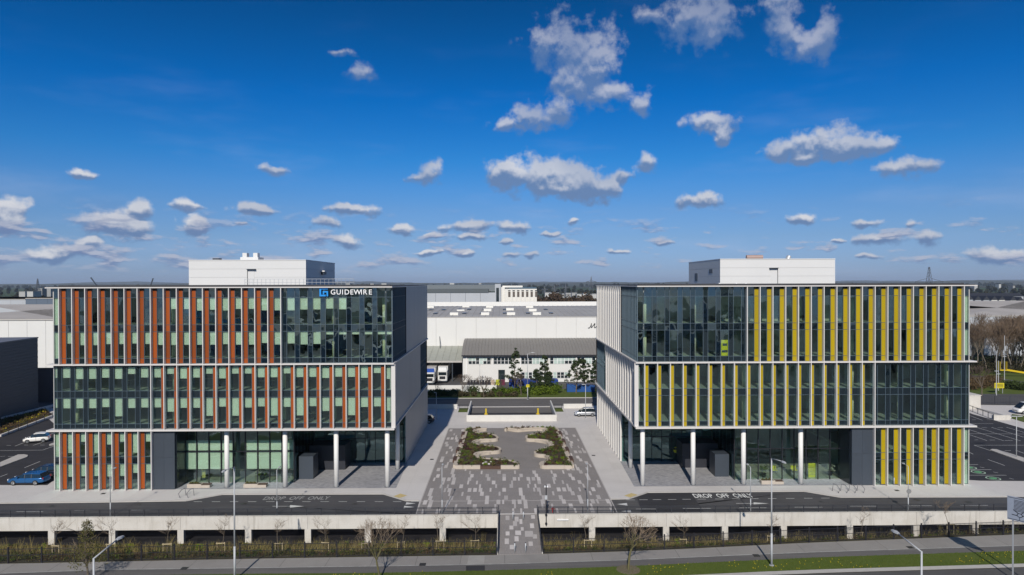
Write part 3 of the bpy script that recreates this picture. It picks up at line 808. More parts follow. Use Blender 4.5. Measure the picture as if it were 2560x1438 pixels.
wx = [826.6, 840.8, 854.6, 860.9, 875.3, 884.8, 902.0, 907.6, 921.6]
for ch, px in zip(word, wx):
    me = text_mesh(ch, .88, .05, LOGOW, bold=.004)
    me.transform(Matrix.Rotation(rad(90), 4, 'X'))
    p = at_front(px, 736.3); link('letter', me, sg, (p.x, 84.66, p.z))

# ---- parapet wall along the front of the deck, with openings into the car park below
def parapet(x0, x1, piers, label, joint_every=7.3):
    w = thing('parapet_wall', label, 'wall', (0, 0, 0))
    xs_ = sorted([x0] + [p for p in piers if x0 < p < x1] + [x1])
    for i, (a, b_) in enumerate(zip(xs_, xs_[1:])):
        bx('wall_panel', a + .012, b_ - .012, 74.7, 75.04, -1.38, .05, CONC, w)
    bx('coping', x0, x1, 74.66, 75.06, .053, .11, CONC, w)
    for p in piers:
        if x0 < p < x1: bx('pier', p - .34, p + .34, 74.72, 75.2, -3.0, -1.383, CONC, w)
    # taut horizontal wires across the openings
    c = MB()
    for k in range(10):
        z = -2.75 + k * .14; c.box(x0, x1, 74.84, 74.86, z, z + .022)
    o = c.build('louvre_wires', BLACKM, w); o['kind'] = 'stuff'
    return w
def px2x(px, py=1335): return XP(px, py, 74.8).x
pl = [px2x(q) for q in (129, 281, 452, 621, 770, 920, 1107)]; pl = [pl[0] - 22.2, pl[0] - 14.9, pl[0] - 7.4] + pl
pr = [px2x(q) for q in (1480, 1665, 1812, 1959, 2124, 2290, 2438)]; pr += [pr[-1] + 7.4, pr[-1] + 14.8]
parapet(-100, -.78, pl, 'long pale concrete parapet wall with dark openings, left of the foot ramp')
parapet(3.68, 100, pr, 'long pale concrete parapet wall with dark openings, right of the foot ramp')
# ramp cheeks
for x, lab in ((-.78, 'left'), (3.62, 'right')):
    c = MB(); x0_, x1_ = (x, x + .09)
    c.add([(x0_, 75.0, -3.0), (x1_, 75.0, -3.0), (x1_, 66.0, -1.2), (x0_, 66.0, -1.2), (x0_, 75.0, .12), (x1_, 75.0, .12), (x1_, 66.0, -.66), (x0_, 66.0, -.66)],
          [(0, 3, 2, 1), (4, 5, 6, 7), (0, 1, 5, 4), (1, 2, 6, 5), (2, 3, 7, 6), (3, 0, 4, 7)])
    tag(c.build('ramp_wall', CONC), 'thin concrete side wall of the foot ramp, on its %s side' % lab, 'wall')
# car park under the deck
cp = thing('underground_car_park', 'dark car park under the deck with blue and olive striped back wall', 'car park')
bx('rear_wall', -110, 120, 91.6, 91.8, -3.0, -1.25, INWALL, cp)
BLU = mat('deep blue wall stripe', (.01, .05, .22), .7); OLV = mat('olive wall stripe', (.14, .12, .015), .7)
for i in range(60):
    x = -34 + i * 1.5
    bx('wall_stripe', x, x + .7, 82.5, 82.56, -2.88, -1.3, BLU if i % 2 else OLV, cp)
for i in range(26):
    x = -90 + i * 7.2; bx('car_park_column', x, x + .5, 79, 79.5, -2.9, -1.25, CONC, cp)

# ---- railings
def railing(name, label, pts, h, post_every, cat='railing', bars=.12, m=RAILM, kick=.06):
    r = thing(name, label, cat, (0, 0, 0))
    posts = []
    bal = MB(); rails = MB()
    for a, b_ in zip(pts, pts[1:]):
        a, b_ = Vector(a), Vector(b_); L = (b_ - a).length; n_ = max(1, round(L / post_every))
        for i in range(n_ + 1):
            q = a.lerp(b_, i / n_)
            if not posts or (q - posts[-1]).length > .3: posts.append(q)
        for zz in (kick, h - .02, ) + ((h - .13,) if h > .6 else ()): rails.bar(a + Vector((0, 0, zz)), b_ + Vector((0, 0, zz)), .04, .045)
        if bars:
            k = int(L / bars)
            for i in range(k):
                q = a.lerp(b_, (i + .5) / k); bal.box(q.x - .010, q.x + .010, q.y - .008, q.y + .008, q.z + kick, q.z + h - .12)
    rails.build('rail', m, r)
    if bars: o = bal.build('balusters', m, r); o['kind'] = 'stuff'
    pm = box_mesh(.075, .075, h, m)
    for q in posts: link('post', pm, r, (q.x, q.y, q.z + h / 2))
    return r
railing('railing', 'dark steel railing on the parapet left of the foot ramp', [(G(38, 1297).x - 20, 74.82, .11), (-.82, 74.82, .11)], .78, 1.62)
railing('railing', 'dark steel railing on the parapet right of the foot ramp', [(3.72, 74.82, .11), (92, 74.82, .11)], .78, 1.62)
railing('ramp_railing', 'dark handrail sloping down the left side of the foot ramp', [(-.66, 74.9, .1), (-.66, 66.0, -.68)], .95, 1.5)
railing('ramp_railing', 'dark handrail sloping down the right side of the foot ramp', [(3.6, 74.9, .1), (3.6, 66.2, -.68)], .95, 1.5)

# ---- boundary fence along the footpath
def fence(label, xa, xb, n_):
    f = thing('boundary_fence', label, 'fence', (0, 0, 0))
    pts = [Vector((xa + (xb - xa) * i / n_, 0, 0)) for i in range(n_ + 1)]
    for p_ in pts: p_.y = BANKTOP(p_.x) + .12; p_.z = -.86
    b_ = MB(); r_ = MB()
    for p_, q in zip(pts, pts[1:]):
        for zz in (.12, .78, 1.36): r_.bar(p_ + Vector((0, 0, zz)), q + Vector((0, 0, zz)), .025, .045)
        k = 21
        for i in range(1, k):
            w = p_.lerp(q, i / k); b_.box(w.x - .012, w.x + .012, w.y - .01, w.y + .01, w.z + .1, w.z + 1.38)
    pm = box_mesh(.11, .11, 1.55, BLACKM)
    for p_ in pts: link('post', pm, f, (p_.x, p_.y, p_.z + .77))
    r_.build('rail', BLACKM, f); o = b_.build('pickets', BLACKM, f); o['kind'] = 'stuff'
fence('black steel picket fence between footpath and bank, left of the foot ramp', -.8 - 3.08 * 20, -.8, 20)
fence('black steel picket fence between footpath and bank, right of the foot ramp', 3.72, 3.72 + 3.02 * 21, 21)

# ---- serpentine planters in the middle of the plaza
def zp(u, v, z=.5): return G(1040 + u / 5.12, 980 + v / 5.12, z)
left_in = [(905,462),(830,465),(765,474),(735,492),(760,512),(830,526),(930,532),(1000,545),(1042,575),(1030,592),(960,598),(870,598),(790,605),(740,625),(728,645),(770,665),(860,676),(960,686),(1050,703),(1078,728),(1050,748),(960,754),(860,758),(780,772),(748,795),(775,822),(850,841),(1000,852),(1130,860),(1230,880),(1290,908),(1308,938)]
left_out = [(512,938),(660,455),(905,455)]
right_in = [(1145,470),(1180,458),(1300,470),(1380,462),(1530,453),(1640,458),(1678,478),(1640,505),(1500,535),(1430,552),(1412,575),(1430,595),(1520,598),(1640,608),(1720,628),(1752,658),(1740,688),(1660,712),(1570,738),(1525,763),(1530,783),(1570,793),(1650,800),(1710,828),(1718,853),(1690,875),(1650,888),(1630,908),(1630,938)]
right_out = [(1985,938),(1782,448),(1160,448)]
def smooth(pts, n_=4):
    out = []
    P_ = [Vector(p) for p in pts]
    for i in range(len(P_) - 1):
        p0, p1, p2, p3 = P_[max(i - 1, 0)], P_[i], P_[i + 1], P_[min(i + 2, len(P_) - 1)]
        for k in range(n_):
            t_ = k / n_
            out.append(.5 * ((2 * p1) + (-p0 + p2) * t_ + (2 * p0 - 5 * p1 + 4 * p2 - p3) * t_ ** 2 + (-p0 + 3 * p1 - 3 * p2 + p3) * t_ ** 3))
    out.append(P_[-1]); return out

def leaf_cloud(pts, size, n_per, spread, rs_, flat=.6):
    """many small leaf quads round given points"""
    vs_ = []; fs_ = []
    for (p, r) in pts:
        for _ in range(n_per):
            d = Vector((rs_.gauss(0, 1), rs_.gauss(0, 1), rs_.gauss(0, flat))); d = d.normalized() * (rs_.random() ** .5) * r * spread
            c = Vector(p) + d
            u = Vector((rs_.gauss(0, 1), rs_.gauss(0, 1), rs_.gauss(0, 1))).normalized(); w = u.cross(Vector((rs_.gauss(0, 1), rs_.gauss(0, 1), rs_.gauss(0, 1)))).normalized()
            s_ = size * rs_.uniform(.6, 1.4); n0 = len(vs_)
            vs_ += [c - u * s_ * .5 - w * s_ * .3, c + u * s_ * .5 - w * s_ * .3, c + u * s_ * .5 + w * s_ * .3, c - u * s_ * .5 + w * s_ * .3]; fs_.append((n0, n0 + 1, n0 + 2, n0 + 3))
    return vs_, fs_
LGREEN = leaf_mat('fresh green leaves', (.085, .13, .018), (.12, .16, .025))
LDARK = leaf_mat('dark green leaves', (.04, .065, .016), (.065, .085, .022))
LLIME = leaf_mat('lime green leaves', (.19, .25, .01), (.13, .20, .012))
LRUST = leaf_mat('russet dry foliage', (.095, .06, .028), (.13, .09, .045))
LPURP = leaf_mat('dark purple foliage', (.045, .018, .022), (.08, .03, .03))
LOLIVE = leaf_mat('olive scrub leaves', (.10, .105, .026), (.125, .105, .04))
LSTRAW = leaf_mat('straw coloured stems', (.34, .28, .10), (.24, .19, .08))
LYEL = leaf_mat('bright yellow flowers', (.55, .45, .02), (.40, .34, .02))

def point_in(poly, x, y):
    c = False; j = len(poly) - 1
    for i in range(len(poly)):
        if (poly[i][1] > y) != (poly[j][1] > y) and x < (poly[j][0] - poly[i][0]) * (y - poly[i][1]) / (poly[j][1] - poly[i][1]) + poly[i][0]: c = not c
        j = i
    return c

def planter(label, inner, outer, seed, timber, seats):
    rs_ = random.Random(seed)
    pl_ = thing('planter', label, 'planter', (0, 0, 0))
    ins = [p for p in smooth([zp(*q)[:2] for q in inner])]
    outp = [zp(*q)[:2] for q in outer]
    poly = [tuple(p) for p in ins] + [tuple(p) for p in outp]
    soil = sheet('soil', poly, .40, SOIL, parent=pl_)
    # curved wall as a run of separate precast segments
    seg = 8
    for i in range(0, len(ins) - 1, seg):
        part = ins[i:i + seg + 1]
        L_ = []; R_ = []
        for k, p in enumerate(part):
            a_ = part[max(k - 1, 0)]; b_ = part[min(k + 1, len(part) - 1)]; d = (b_ - a_); n_ = Vector((-d.y, d.x)).normalized() * .17
            L_.append(p + n_); R_.append(p - n_)
        m_ = MB(); k = len(part); vs_ = [(*p, .0) for p in L_] + [(*p, .0) for p in R_] + [(*p, .5) for p in L_] + [(*p, .5) for p in R_]
        fs_ = []
        for q in range(k - 1):
            fs_ += [(2 * k + q, 2 * k + q + 1, 3 * k + q + 1, 3 * k + q), (q, q + 1, 2 * k + q + 1, 2 * k + q), (k + q + 1, k + q, 3 * k + q, 3 * k + q + 1)]
        fs_ += [(0, 2 * k, 3 * k, k), (k - 1, 2 * k - 1, 4 * k - 1, 3 * k - 1)]
        m_.add(vs_, fs_); m_.build('curved_wall', PLANTERC, pl_)
    # lower seat ledge along the hollows of the wall, on the plaza side
    for (i0, i1) in seats:
        part = ins[i0 * 4:i1 * 4 + 1]; sg_ = None; I_ = []; O_ = []
        for k, p in enumerate(part):
            a_ = part[max(k - 1, 0)]; b_ = part[min(k + 1, len(part) - 1)]; d = (b_ - a_); n_ = Vector((-d.y, d.x)).normalized()
            if sg_ is None: sg_ = -1 if point_in(poly, *(p + n_ * .5)) else 1
            f_ = math.sin(PI * min(1, max(0, k / (len(part) - 1)))) ** .5
            I_.append(p + n_ * sg_ * .18); O_.append(p + n_ * sg_ * (.18 + .5 * f_ + .01))
        k = len(part); m_ = MB(); m_.add([(*p, .0) for p in I_] + [(*p, .0) for p in O_] + [(*p, .36) for p in I_] + [(*p, .36) for p in O_], [f for q in range(k - 1) for f in ((2 * k + q, 2 * k + q + 1, 3 * k + q + 1, 3 * k + q), (k + q, k + q + 1, 3 * k + q + 1, 3 * k + q))])
        m_.build('seat_ledge', PLANTERC, pl_)
    # straight walls
    def wall(a_, b_, m, h=.5, w=.34, nm='straight_wall'):
        q = MB(); q.bar((a_[0], a_[1], h / 2), (b_[0], b_[1], h / 2), w, h); q.build(nm, m, pl_)
    A_, B_, C_ = outp; fend = tuple(ins[-1])
    fl = Vector(fend); fa = Vector(A_)
    if timber:
        p1, p2 = fa.lerp(fl, .39), fa.lerp(fl, .72)
        wall(fa, fa.lerp(fl, .11), PLANTERC); wall(fa.lerp(fl, .115), p1, PLANTERC); wall(p1, p2, TIMBER, .42, .5, 'timber_seat'); wall(p2, fl, PLANTERC)
    else:
        wall(fa, fa.lerp(fl, .25), PLANTERC); wall(fa.lerp(fl, .255), fl, PLANTERC)
    wall(A_, B_, PLANTERC, .45); wall(B_, C_, PLANTERC, .45)
    # seats along the outer side, timber and concrete in turn
    a_, b_ = Vector(A_), Vector(B_); sgn = -1 if b_.x - a_.x > 0 and a_.x < CX else 1
    k = 9
    for i in range(k):
        p, q = a_.lerp(b_, (i + .15) / k), a_.lerp(b_, (i + .95) / k)
        if i % 2 == 1: wall((p.x + sgn * .42, p.y), (q.x + sgn * .42, q.y), TIMBER, .42, .62, 'timber_seat')
        else: wall((p.x + sgn * .3, p.y), (q.x + sgn * .3, q.y), PLANTERC, .44, .3, 'side_block')
    # planting
    xs_ = [p[0] for p in poly]; ysq = [p[1] for p in poly]
    kinds = [('shrub', LGREEN, .30), ('shrub', LDARK, .35), ('purple_shrub', LPURP, .28), ('grass_tuft', LOLIVE, .30), ('lime_shrub', LLIME, .26), ('russet_shrub', LRUST, .3)]
    cl = {i: [] for i in range(len(kinds))}
    tries = 0
    while sum(len(v) for v in cl.values()) < 190 and tries < 5000:
        tries += 1; x, y = rs_.uniform(min(xs_), max(xs_)), rs_.uniform(min(ysq), max(ysq))
        if not point_in(poly, x, y): continue
        k = rs_.choices(range(6), (6, 6, 3, 5, 1.4, 4))[0]
        cl[k].append(((x, y, .5), kinds[k][2] * rs_.uniform(.7, 1.4)))
    for k, ps in cl.items():
        v_, f_ = leaf_cloud(ps, .10, 75, 1.0, rs_, .7)
        o = link(kinds[k][0] + '_planting', mesh('leaves', v_, f_, kinds[k][1]), pl_); o['kind'] = 'stuff'
    return pl_, poly
planter('winding concrete bench planter with brown timber seat in its front wall, plaza left', left_in, left_out, 11, True, ((0, 6), (10, 17), (21, 26)))
planter('winding concrete bench planter open towards the middle, right side of the plaza', right_in, right_out, 12, False, ((1, 7), (12, 18), (24, 28)))
for (u, v, r_) in ((863, 915, .22), (897, 905, .3), (935, 922, .2), (960, 895, .16)):
    m_ = bmesh.new(); bmesh.ops.create_icosphere(m_, subdivisions=2, radius=r_)
    for q in m_.verts: q.co *= random.uniform(.85, 1.1); q.co.z *= .7
    me = bpy.data.meshes.new('boulder'); m_.to_mesh(me); m_.free(); me.materials.append(mat('pale boulder', (.42, .40, .38), .8, rnd=.2))
    tag(link('boulder', me, None, zp(u, v, .52)), 'pale boulder behind the timber seat of the left planter, ' + {863: 'leftmost', 897: 'largest', 935: 'rightmost', 960: 'smallest and rearmost'}[u], 'boulder', 'boulders in the left planter')

# ---- stone planters with timber seats in front of the glass
def bench_planter(px0, px1, py, label, tim_right=True):
    a_, b_ = G(px0, py), G(px1, py); L_ = b_.x - a_.x
    t_ = thing('bench_planter', label, 'planter', (a_.x, a_.y, .014))
    x = L_ * .62
    bx('stone_trough', 0, x, 0, .75, 0, .46, PLANTERC, t_); bx('seat_plinth', x + .01, L_, 0, .75, 0, .34, PLANTERC, t_)
    bx('timber_seat', x + .01, L_, -.01, .76, .343, .40, TIMBER, t_); bx('soil', .1, x - .1, .1, .65, .463, .47, SOIL, t_)
    v_, f_ = leaf_cloud([((q, .38, .55), .2) for q in (.35, .8, 1.2)], .1, 50, 1, random.Random(int(px0)))
    link('shrub', mesh('leaves', v_, f_, LOLIVE), t_)
bench_planter(467.5, 523.5, 1220.5, 'buff stone planter with timber seat, nearest the charcoal wall of the orange block')
bench_planter(608.5, 664.5, 1220, 'buff stone planter with timber seat, between two white columns of the orange block')
bench_planter(1904, 1960, 1211.5, 'buff stone planter with timber seat, before the lobby glass of the yellow block')

# ---- cycle stands
def cyc(px, py, label, flip=1):
    p = G(px, py); t_ = thing('cycle_stand', label, 'cycle stand', (p.x, p.y, .0))
    m_ = MB(); m_.path([(0, 0, 0), (-.18 * flip, .0, .5), (.02 * flip, .42, .88), (.22 * flip, .85, .88), (.3 * flip, .9, 0)], .032, 8)
    m_.build('frame', mat('dull steel', (.16, .16, .17), .4, metal=.5), t_, smooth=True)
    for q in ((0, 0), (.3 * flip, .9)): bx('foot', q[0] - .09, q[0] + .09, q[1] - .05, q[1] + .05, .0, .012, GALV, t_)
cyc(450, 1245, 'bent steel cycle stand left of its twin, before the charcoal wall of the orange block', 1)
cyc(470.5, 1245, 'bent steel cycle stand right of its twin, before the charcoal wall of the orange block', 1)
for i, w in enumerate(('leftmost', 'second from left', 'third from left', 'rightmost')):
    cyc(2096 + i * 20.8, 1233, 'bent steel cycle stand, %s of four before the yellow block' % w, -1)

# ---- bollards
def bollard(x, y, z, label):
    t_ = thing('bollard', label, 'bollard', (x, y, z)); m_ = MB(); m_.tube((0, 0, 0), (0, 0, .95), .055, n=12); m_.build('post', GALV, t_, smooth=True)
    m_ = MB(); m_.tube((0, 0, .95), (0, 0, .99), .06, n=12); m_.build('cap', BLACKM, t_)
for (px, py, lab) in ((1282.5, 1301, 'upper left'), (1308.5, 1301, 'upper right'), (1287, 1381, 'lower left'), (1314, 1381, 'lower right')):
    y_ = 73.3 if py < 1350 else 66.4; p = G(px, py, rz_(y_)); bollard(p.x, p.y, rz_(p.y), 'slim steel bollard on the foot ramp, %s of the four' % lab)
for (px, py, j, side) in ((199, 1224, 'left', 'orange'), (330, 1222, 'right', 'orange'), (2234, 1212, 'left', 'yellow'), (2360, 1211, 'right', 'yellow')):
    p = G(px, py); bollard(p.x, p.y - .1, 0, 'short bollard at the foot of the %s block facade, %s one of two' % (side, j))

# ---- lamps
def lamp(name, label, base, h, arm, r0=.075, side=None, group=None, m=LAMPW, rise=.25):
    t_ = thing(name, label, 'street lamp', base, 0, group)
    m_ = MB(); m_.tube((0, 0, 0), (0, 0, h * .3), r0, r0 * .95, 10); m_.tube((0, 0, h * .3), (0, 0, h), r0 * .75, r0 * .55, 10); m_.build('pole', m, t_, smooth=True)
    m_ = MB(); m_.tube((0, 0, 0), (0, 0, .04), r0 * 2.2, n=10); m_.build('base_plate', m, t_)
    e = Vector((arm[0], arm[1], h + rise)); m_ = MB(); m_.tube((0, 0, h - .03), e, r0 * .45, r0 * .4, 8); m_.build('arm', m, t_, smooth=True)
    d = Vector((arm[0], arm[1], 0)).normalized(); n_ = Vector((-d.y, d.x, 0)); L_ = .28 + h * .036; w = .08 + h * .008
    m_ = MB(); a_ = e - d * .05; b_ = e + d * L_; vs_ = []
    for p, ww, hh in ((a_, w * .55, .05), (e + d * L_ * .45, w, .07), (b_, w * .6, .03)):
        vs_ += [p - n_ * ww - Vector((0, 0, .03)), p + n_ * ww - Vector((0, 0, .03)), p + n_ * ww * .7 + Vector((0, 0, hh)), p - n_ * ww * .7 + Vector((0, 0, hh))]
    m_.add(vs_, [(0, 1, 2, 3)[::-1], (8, 9, 10, 11)] + [(i * 4 + j, i * 4 + (j + 1) % 4, i * 4 + 4 + (j + 1) % 4, i * 4 + 4 + j) for i in range(2) for j in range(4)])
    hd = m_.build('lamp_head', m, t_); q = e + d * L_ * .5
    link('lens', box_mesh(w, L_ * .6, .02, LAMPGL), hd, (q.x, q.y, q.z - .045)).rotation_euler.z = math.atan2(-d.x, d.y)
    return t_
grp = 'lamps along the deck edge'
for px, h, lab in ((286.5, 5.0, 'before the orange ground floor panels'), (696, 5.0, 'before the second white column of the orange block'), (1105.5, 5.2, 'at the left edge of the plaza paving'),
                   (1470, 5.2, 'at the right edge of the plaza paving'), (1881, 5.0, 'beside the planter of the yellow block'), (2282.5, 5.0, 'carrying a round sign before the yellow ground floor panels')):
    p = G(px, 1284); lamp('deck_lamp', 'slim pale lamp post ' + lab, (p.x, 75.3, .0), h, (0, .75), .06, group=grp, rise=.05)
p = G(2282.5, 1284); q = XP(2283, 1228.5, 75.15); rsn = thing('round_sign', 'round sign seen from its grey back, on the lamp post before the yellow ground floor', 'sign', (p.x, 75.18, q.z))
m_ = MB(); m_.tube((0, -.02, 0), (0, .0, 0), .27, n=20); m_.build('disc', mat('grey sign back', (.22, .22, .22), .5), rsn); m_ = MB(); m_.box(-.15, .15, .0, .06, -.03, .03); m_.build('bracket', GALV, rsn)
big = 'tall lamps along the road'
lamp('street_lamp', 'tall street lamp reaching up before the left lobby of the orange block', (G(583, 1455, -.8).x, 60.6, -.8), 10.1, (0, -1.9), .10, group=big)
lamp('street_lamp', 'tall street lamp standing on the grass verge right of centre', (G(1933, 1418, -.8).x, 62.9, -.8), 10.0, (.15, -2.0), .10, group=big)
lamp('street_lamp', 'tall street lamp cut by the bottom edge, its arm over the bank at far left', (XP(234, 1386, 41.2).x, 41.2, -.9), 9.95, (.1, 2.3), .10, group=big)
lamp('street_lamp', 'tall street lamp cut by the bottom edge, its arm over the fence at far right', (XP(2304, 1347, 41.2).x, 41.2, -.9), 10.0, (-.1, 2.3), .10, group=big)
# CCTV pole and red hydrant at the head of the ramp
p = G(1365.5, 1290); cc = thing('camera_pole', 'black camera pole beside the right railing of the foot ramp', 'camera pole', (XP(1365.5, 1290, 74.5).x, 74.5, -1.1))
m_ = MB(); m_.tube((0, 0, 0), (0, 0, 4.5), .055, n=10); m_.build('pole', BLACKM, cc)
for dx in (-.13, .13):
    m_ = MB(); m_.tube((dx, -.08, 4.42), (dx, -.08, 4.25), .07, .08, 10); o = m_.build('camera_dome', LOGOW, cc)
bx('control_box', -.14, .12, -.12, -.02, 2.9, 3.35, LAMPW, cc); bx('bracket', -.05, .3, -.1, .1, 2.2, 2.3, BLACKM, cc); bx('junction_box', .02, .2, -.1, .1, 1.6, 2.0, BLACKM, cc)
for z in (.15, 1.1): bx('wall_clamp', -.12, .12, -.04, .2, z, z + .12, BLACKM, cc)
p = XP(1382.5, 1287, 75.4); hy = thing('hydrant', 'small red hydrant outlet behind the railing', 'hydrant', (p.x, 75.5, 0)); RED = mat('signal red paint', (.45, .012, .012), .4)
m_ = MB(); m_.tube((0, 0, 0), (0, 0, .55), .08, .08, 10); m_.tube((0, 0, .55), (0, 0, .66), .09, .03, 10); m_.build('body', RED, hy)
for d in (-1, 1): m_ = MB(); m_.tube((0, 0, .4), (.2 * d, 0, .4), .06, .07, 8); m_.build('outlet', RED, hy)
p = G(1420, 1320, -1); tag(bx('strip_light', XP(1393, 1302, 74.6).x, XP(1421, 1302, 74.6).x, 74.55, 74.69, -.56, -.47, LOGOW), 'white strip light fixed to the parapet right of the foot ramp', 'light')

# ---- road markings
mk = MB()
def L(p, q, w=.1, z=.016): groundline(mk, G(*p), G(*q), w, z)
for i in range(13): x = 484 + i * 45.3; L((x, 1254.6 - i * .02), (x + 21, 1254.6))
for x0, x1, y in ((40, 108, 1279.8), (186, 264, 1277), (328, 402, 1276), (1590, 1640, 1273), (1707, 1777, 1271.5), (1848, 1916, 1270), (1986, 2056, 1268.5), (2125, 2192, 1266), (2262, 2330, 1265), (2400, 2470, 1264)): L((x0, y), (x1, y))
for i, x in enumerate((1566, 1598, 1632, 1670, 1706, 1744, 1788, 1830, 1875, 1920, 1965, 2010, 2053)): L((x, 1250.2 - i * .37), (x + 21, 1250.2 - i * .37))
L((681, 1266.2), (726, 1266.2)); L((1840, 1259), (1886, 1259))
mk2 = MB()
def tri(pts, z=.017): mk2.add([(*G(*p)[:2], z) for p in pts], [(0, 1, 2)])
tri([(725, 1263.2), (760, 1266.2), (725, 1269.5)]); tri([(1884, 1256.5), (1922, 1259), (1884, 1261.5)])
for (u0, u1, v) in ((2312, 2402, 1160), (2292, 2390, 1195)): tri([(420 + u0 / 3.879, 960 + (v - 11) / 3.879), (420 + u1 / 3.879, 960 + v / 3.879), (420 + (u0 - 8) / 3.879, 960 + (v + 12) / 3.879)])
for (u0, u1, v) in ((248, 348, 1202), (290, 385, 1272)): tri([(1480 + u0 / 3.994, 960 + v / 3.994), (1480 + u1 / 3.994, 960 + (v - 12) / 3.994), (1480 + (u1 + 6) / 3.994, 960 + (v + 14) / 3.994)])
struct(mk.build('road_line', PAINT)); struct(mk2.build('road_marking', PAINT))
def road_text(txt, px, py, wpx, hm, label, m):
    me = text_mesh(txt, 1, 0, m, 'road_lettering', bold=.012)
    xs_ = [v.co.x for v in me.vertices]; ys_ = [v.co.y for v in me.vertices]; w = max(xs_) - min(xs_); h = max(ys_) - min(ys_)
    a_, b_ = G(px, py), G(px + wpx, py)
    me.transform(Matrix.Diagonal(((b_.x - a_.x) / w, hm / h, 1, 1)))
    o = link('road_lettering', me, None, (a_.x - min(xs_) * (b_.x - a_.x) / w, a_.y, .018)); struct(o)
road_text('DROP  OFF  ONLY', 656, 1250.3, 164, 1.25, '', PAINTF); road_text('DROP  OFF  ONLY', 1738, 1244.8, 150, 1.5, '', mat('fresh road paint', (.75, .75, .72), .7))
for c_ in ((1000, 1240), (1577, 1238.5)):
    struct(sheet('tactile_paving', pg([(c_[0] - 17, c_[1] + 1), (c_[0] + 1, c_[1] - 5.5), (c_[0] + 18, c_[1] - 1), (c_[0] - 1, c_[1] + 5.5)]), .011, YPAINT))

# ================================================================== CAR RAMP, REAR ROAD AND YARD
rw = thing('car_ramp', 'white walled car park ramp opening behind the planters', 'ramp')
WR = mat('white rendered wall', (.60, .59, .565), .7, var=.4, vscale=.7, col2=(.50, .48, .455))
bx('front_wall', RX0 - .1, RX1 + .1, 125.5, 125.72, .0, 1.15, WR, rw)
bx('side_wall', RX0 - .25, RX0, 125.725, 141, -.3, 1.15, WR, rw); bx('side_wall', RX1, RX1 + .25, 125.725, 141, -.3, 1.15, WR, rw)
b = MB(); b.add([(RX0, 125.7, -1.0), (RX1, 125.7, -1.0), (RX1, 141, .02), (RX0, 141, .02)], [(0, 1, 2, 3)]); b.build('ramp_slope', CYC, rw)
YB_ = mat('yellow barrier paint', (.55, .40, .02), .5)
for px in (1215, 1345):
    p = G(px, 1033); t_ = thing('ticket_barrier', 'yellow barrier island %s in the car ramp' % ('on the left' if px < 1300 else 'on the right'), 'barrier', (p.x, 133.5, -.6))
    bx('island', -.35, .35, -1.2, 1.2, 0, .35, YB_, t_); bx('post', -.15, .15, -.2, .2, .355, 1.5, YB_, t_)
for px0, px1, lab in ((1409, 1480, 'right'), (1068, 1144, 'left')):
    a_ = G(px0, 1021); b_ = G(px1, 1021); tag(bx('boundary_wall', a_.x, b_.x, 138.2, 138.45, 0, .9, WR), 'low white boundary wall at the rear edge of the deck, on the %s' % lab, 'wall')
railing('railing', 'short dark railing on the verge left of the car ramp', [(G(1146, 1030).x, 137.5, 0), (G(1168, 1030).x, 137.5, 0)], 1.0, 2)
railing('railing', 'short dark railing on the verge right of the car ramp', [(G(1388, 1030).x, 137.5, 0), (G(1408, 1030).x, 137.5, 0)], 1.0, 2)
for x0, x1 in ((1147, 1170), (1386, 1407)):
    struct(sheet('grass_patch', [(G(x0, 1025).x, 134.5), (G(x1, 1025).x, 134.5), (G(x1, 1025).x, 139), (G(x0, 1025).x, 139)], .013, GRASS))
struct(bx('rear_road', -300, 300, 141.0, 150.5, -.3, -.02, CYC)); struct(bx('kerb', -300, 300, 150.5, 150.9, -.3, .1, KERB))
struct(bx('rear_verge', -300, 300, 150.9, 163, -.3, .12, GRASS))
struct(bx('rear_yard', -320, 320, 163, 212, -.34, .05, ASPHL))

# ---- warehouse with office wing, seen between the two blocks
WHW = mat('white ribbed wall sheet', (.66, .655, .63), .6, var=.3, vscale=.15, col2=(.59, .58, .55))
WROOF = mat('grey corrugated roof', (.40, .39, .37), .7, var=.6, vscale=.12, col2=(.30, .29, .275))
wh = thing('warehouse', 'large white warehouse with grey corrugated roof and script initial on its wall', 'warehouse')
wl, wr_ = G(940, 960).x * 190 / G(940, 960).y, XP(1640, 800, 190).x
def roof_sheets(nm, x0, x1, prof, m, par, step):
    """roof of separate ribbed sheets along x; prof: list of (y, z)"""
    n_ = max(1, int((x1 - x0) / step))
    key = MB(); w = (x1 - x0) / n_
    for (y0, z0), (y1, z1) in zip(prof, prof[1:]):
        key.add([(0, y0, z0), (w * .86, y0, z0), (w * .86, y1, z1), (0, y1, z1)], [(0, 1, 2, 3)])
        key.add([(w * .86, y0, z0), (w * .90, y0, z0 + .10), (w * .90, y1, z1 + .10), (w * .86, y1, z1)], [(0, 1, 2, 3)])
        key.add([(w * .90, y0, z0 + .10), (w * .97, y0, z0 + .10), (w * .97, y1, z1 + .10), (w * .90, y1, z1 + .10)], [(0, 1, 2, 3)])
        key.add([(w * .97, y0, z0 + .10), (w, y0, z0), (w, y1, z1), (w * .97, y1, z1 + .10)], [(0, 1, 2, 3)])
    me = mesh(nm, key.v, key.f, m)
    for i in range(n_): link(nm, me, par, (x0 + i * w, 0, 0))
nW = 14; ww = (wr_ - wl) / nW
for i in range(nW): bx('wall_panel', wl + i * ww + .02, wl + (i + 1) * ww - .02, 190, 190.3, 0, 15.9, WHW, wh)
bx('wall_core', wl, wr_, 190.31, 280, 0, 15.7, WHW, wh)
bx('parapet_coping', wl, wr_, 189.9, 190.5, 15.92, 16.1, KERB, wh)
roof_sheets('roof_sheet', wl, wr_, [(190.5, 15.95), (232, 17.3), (275, 16.2)], WROOF, wh, 1.9)
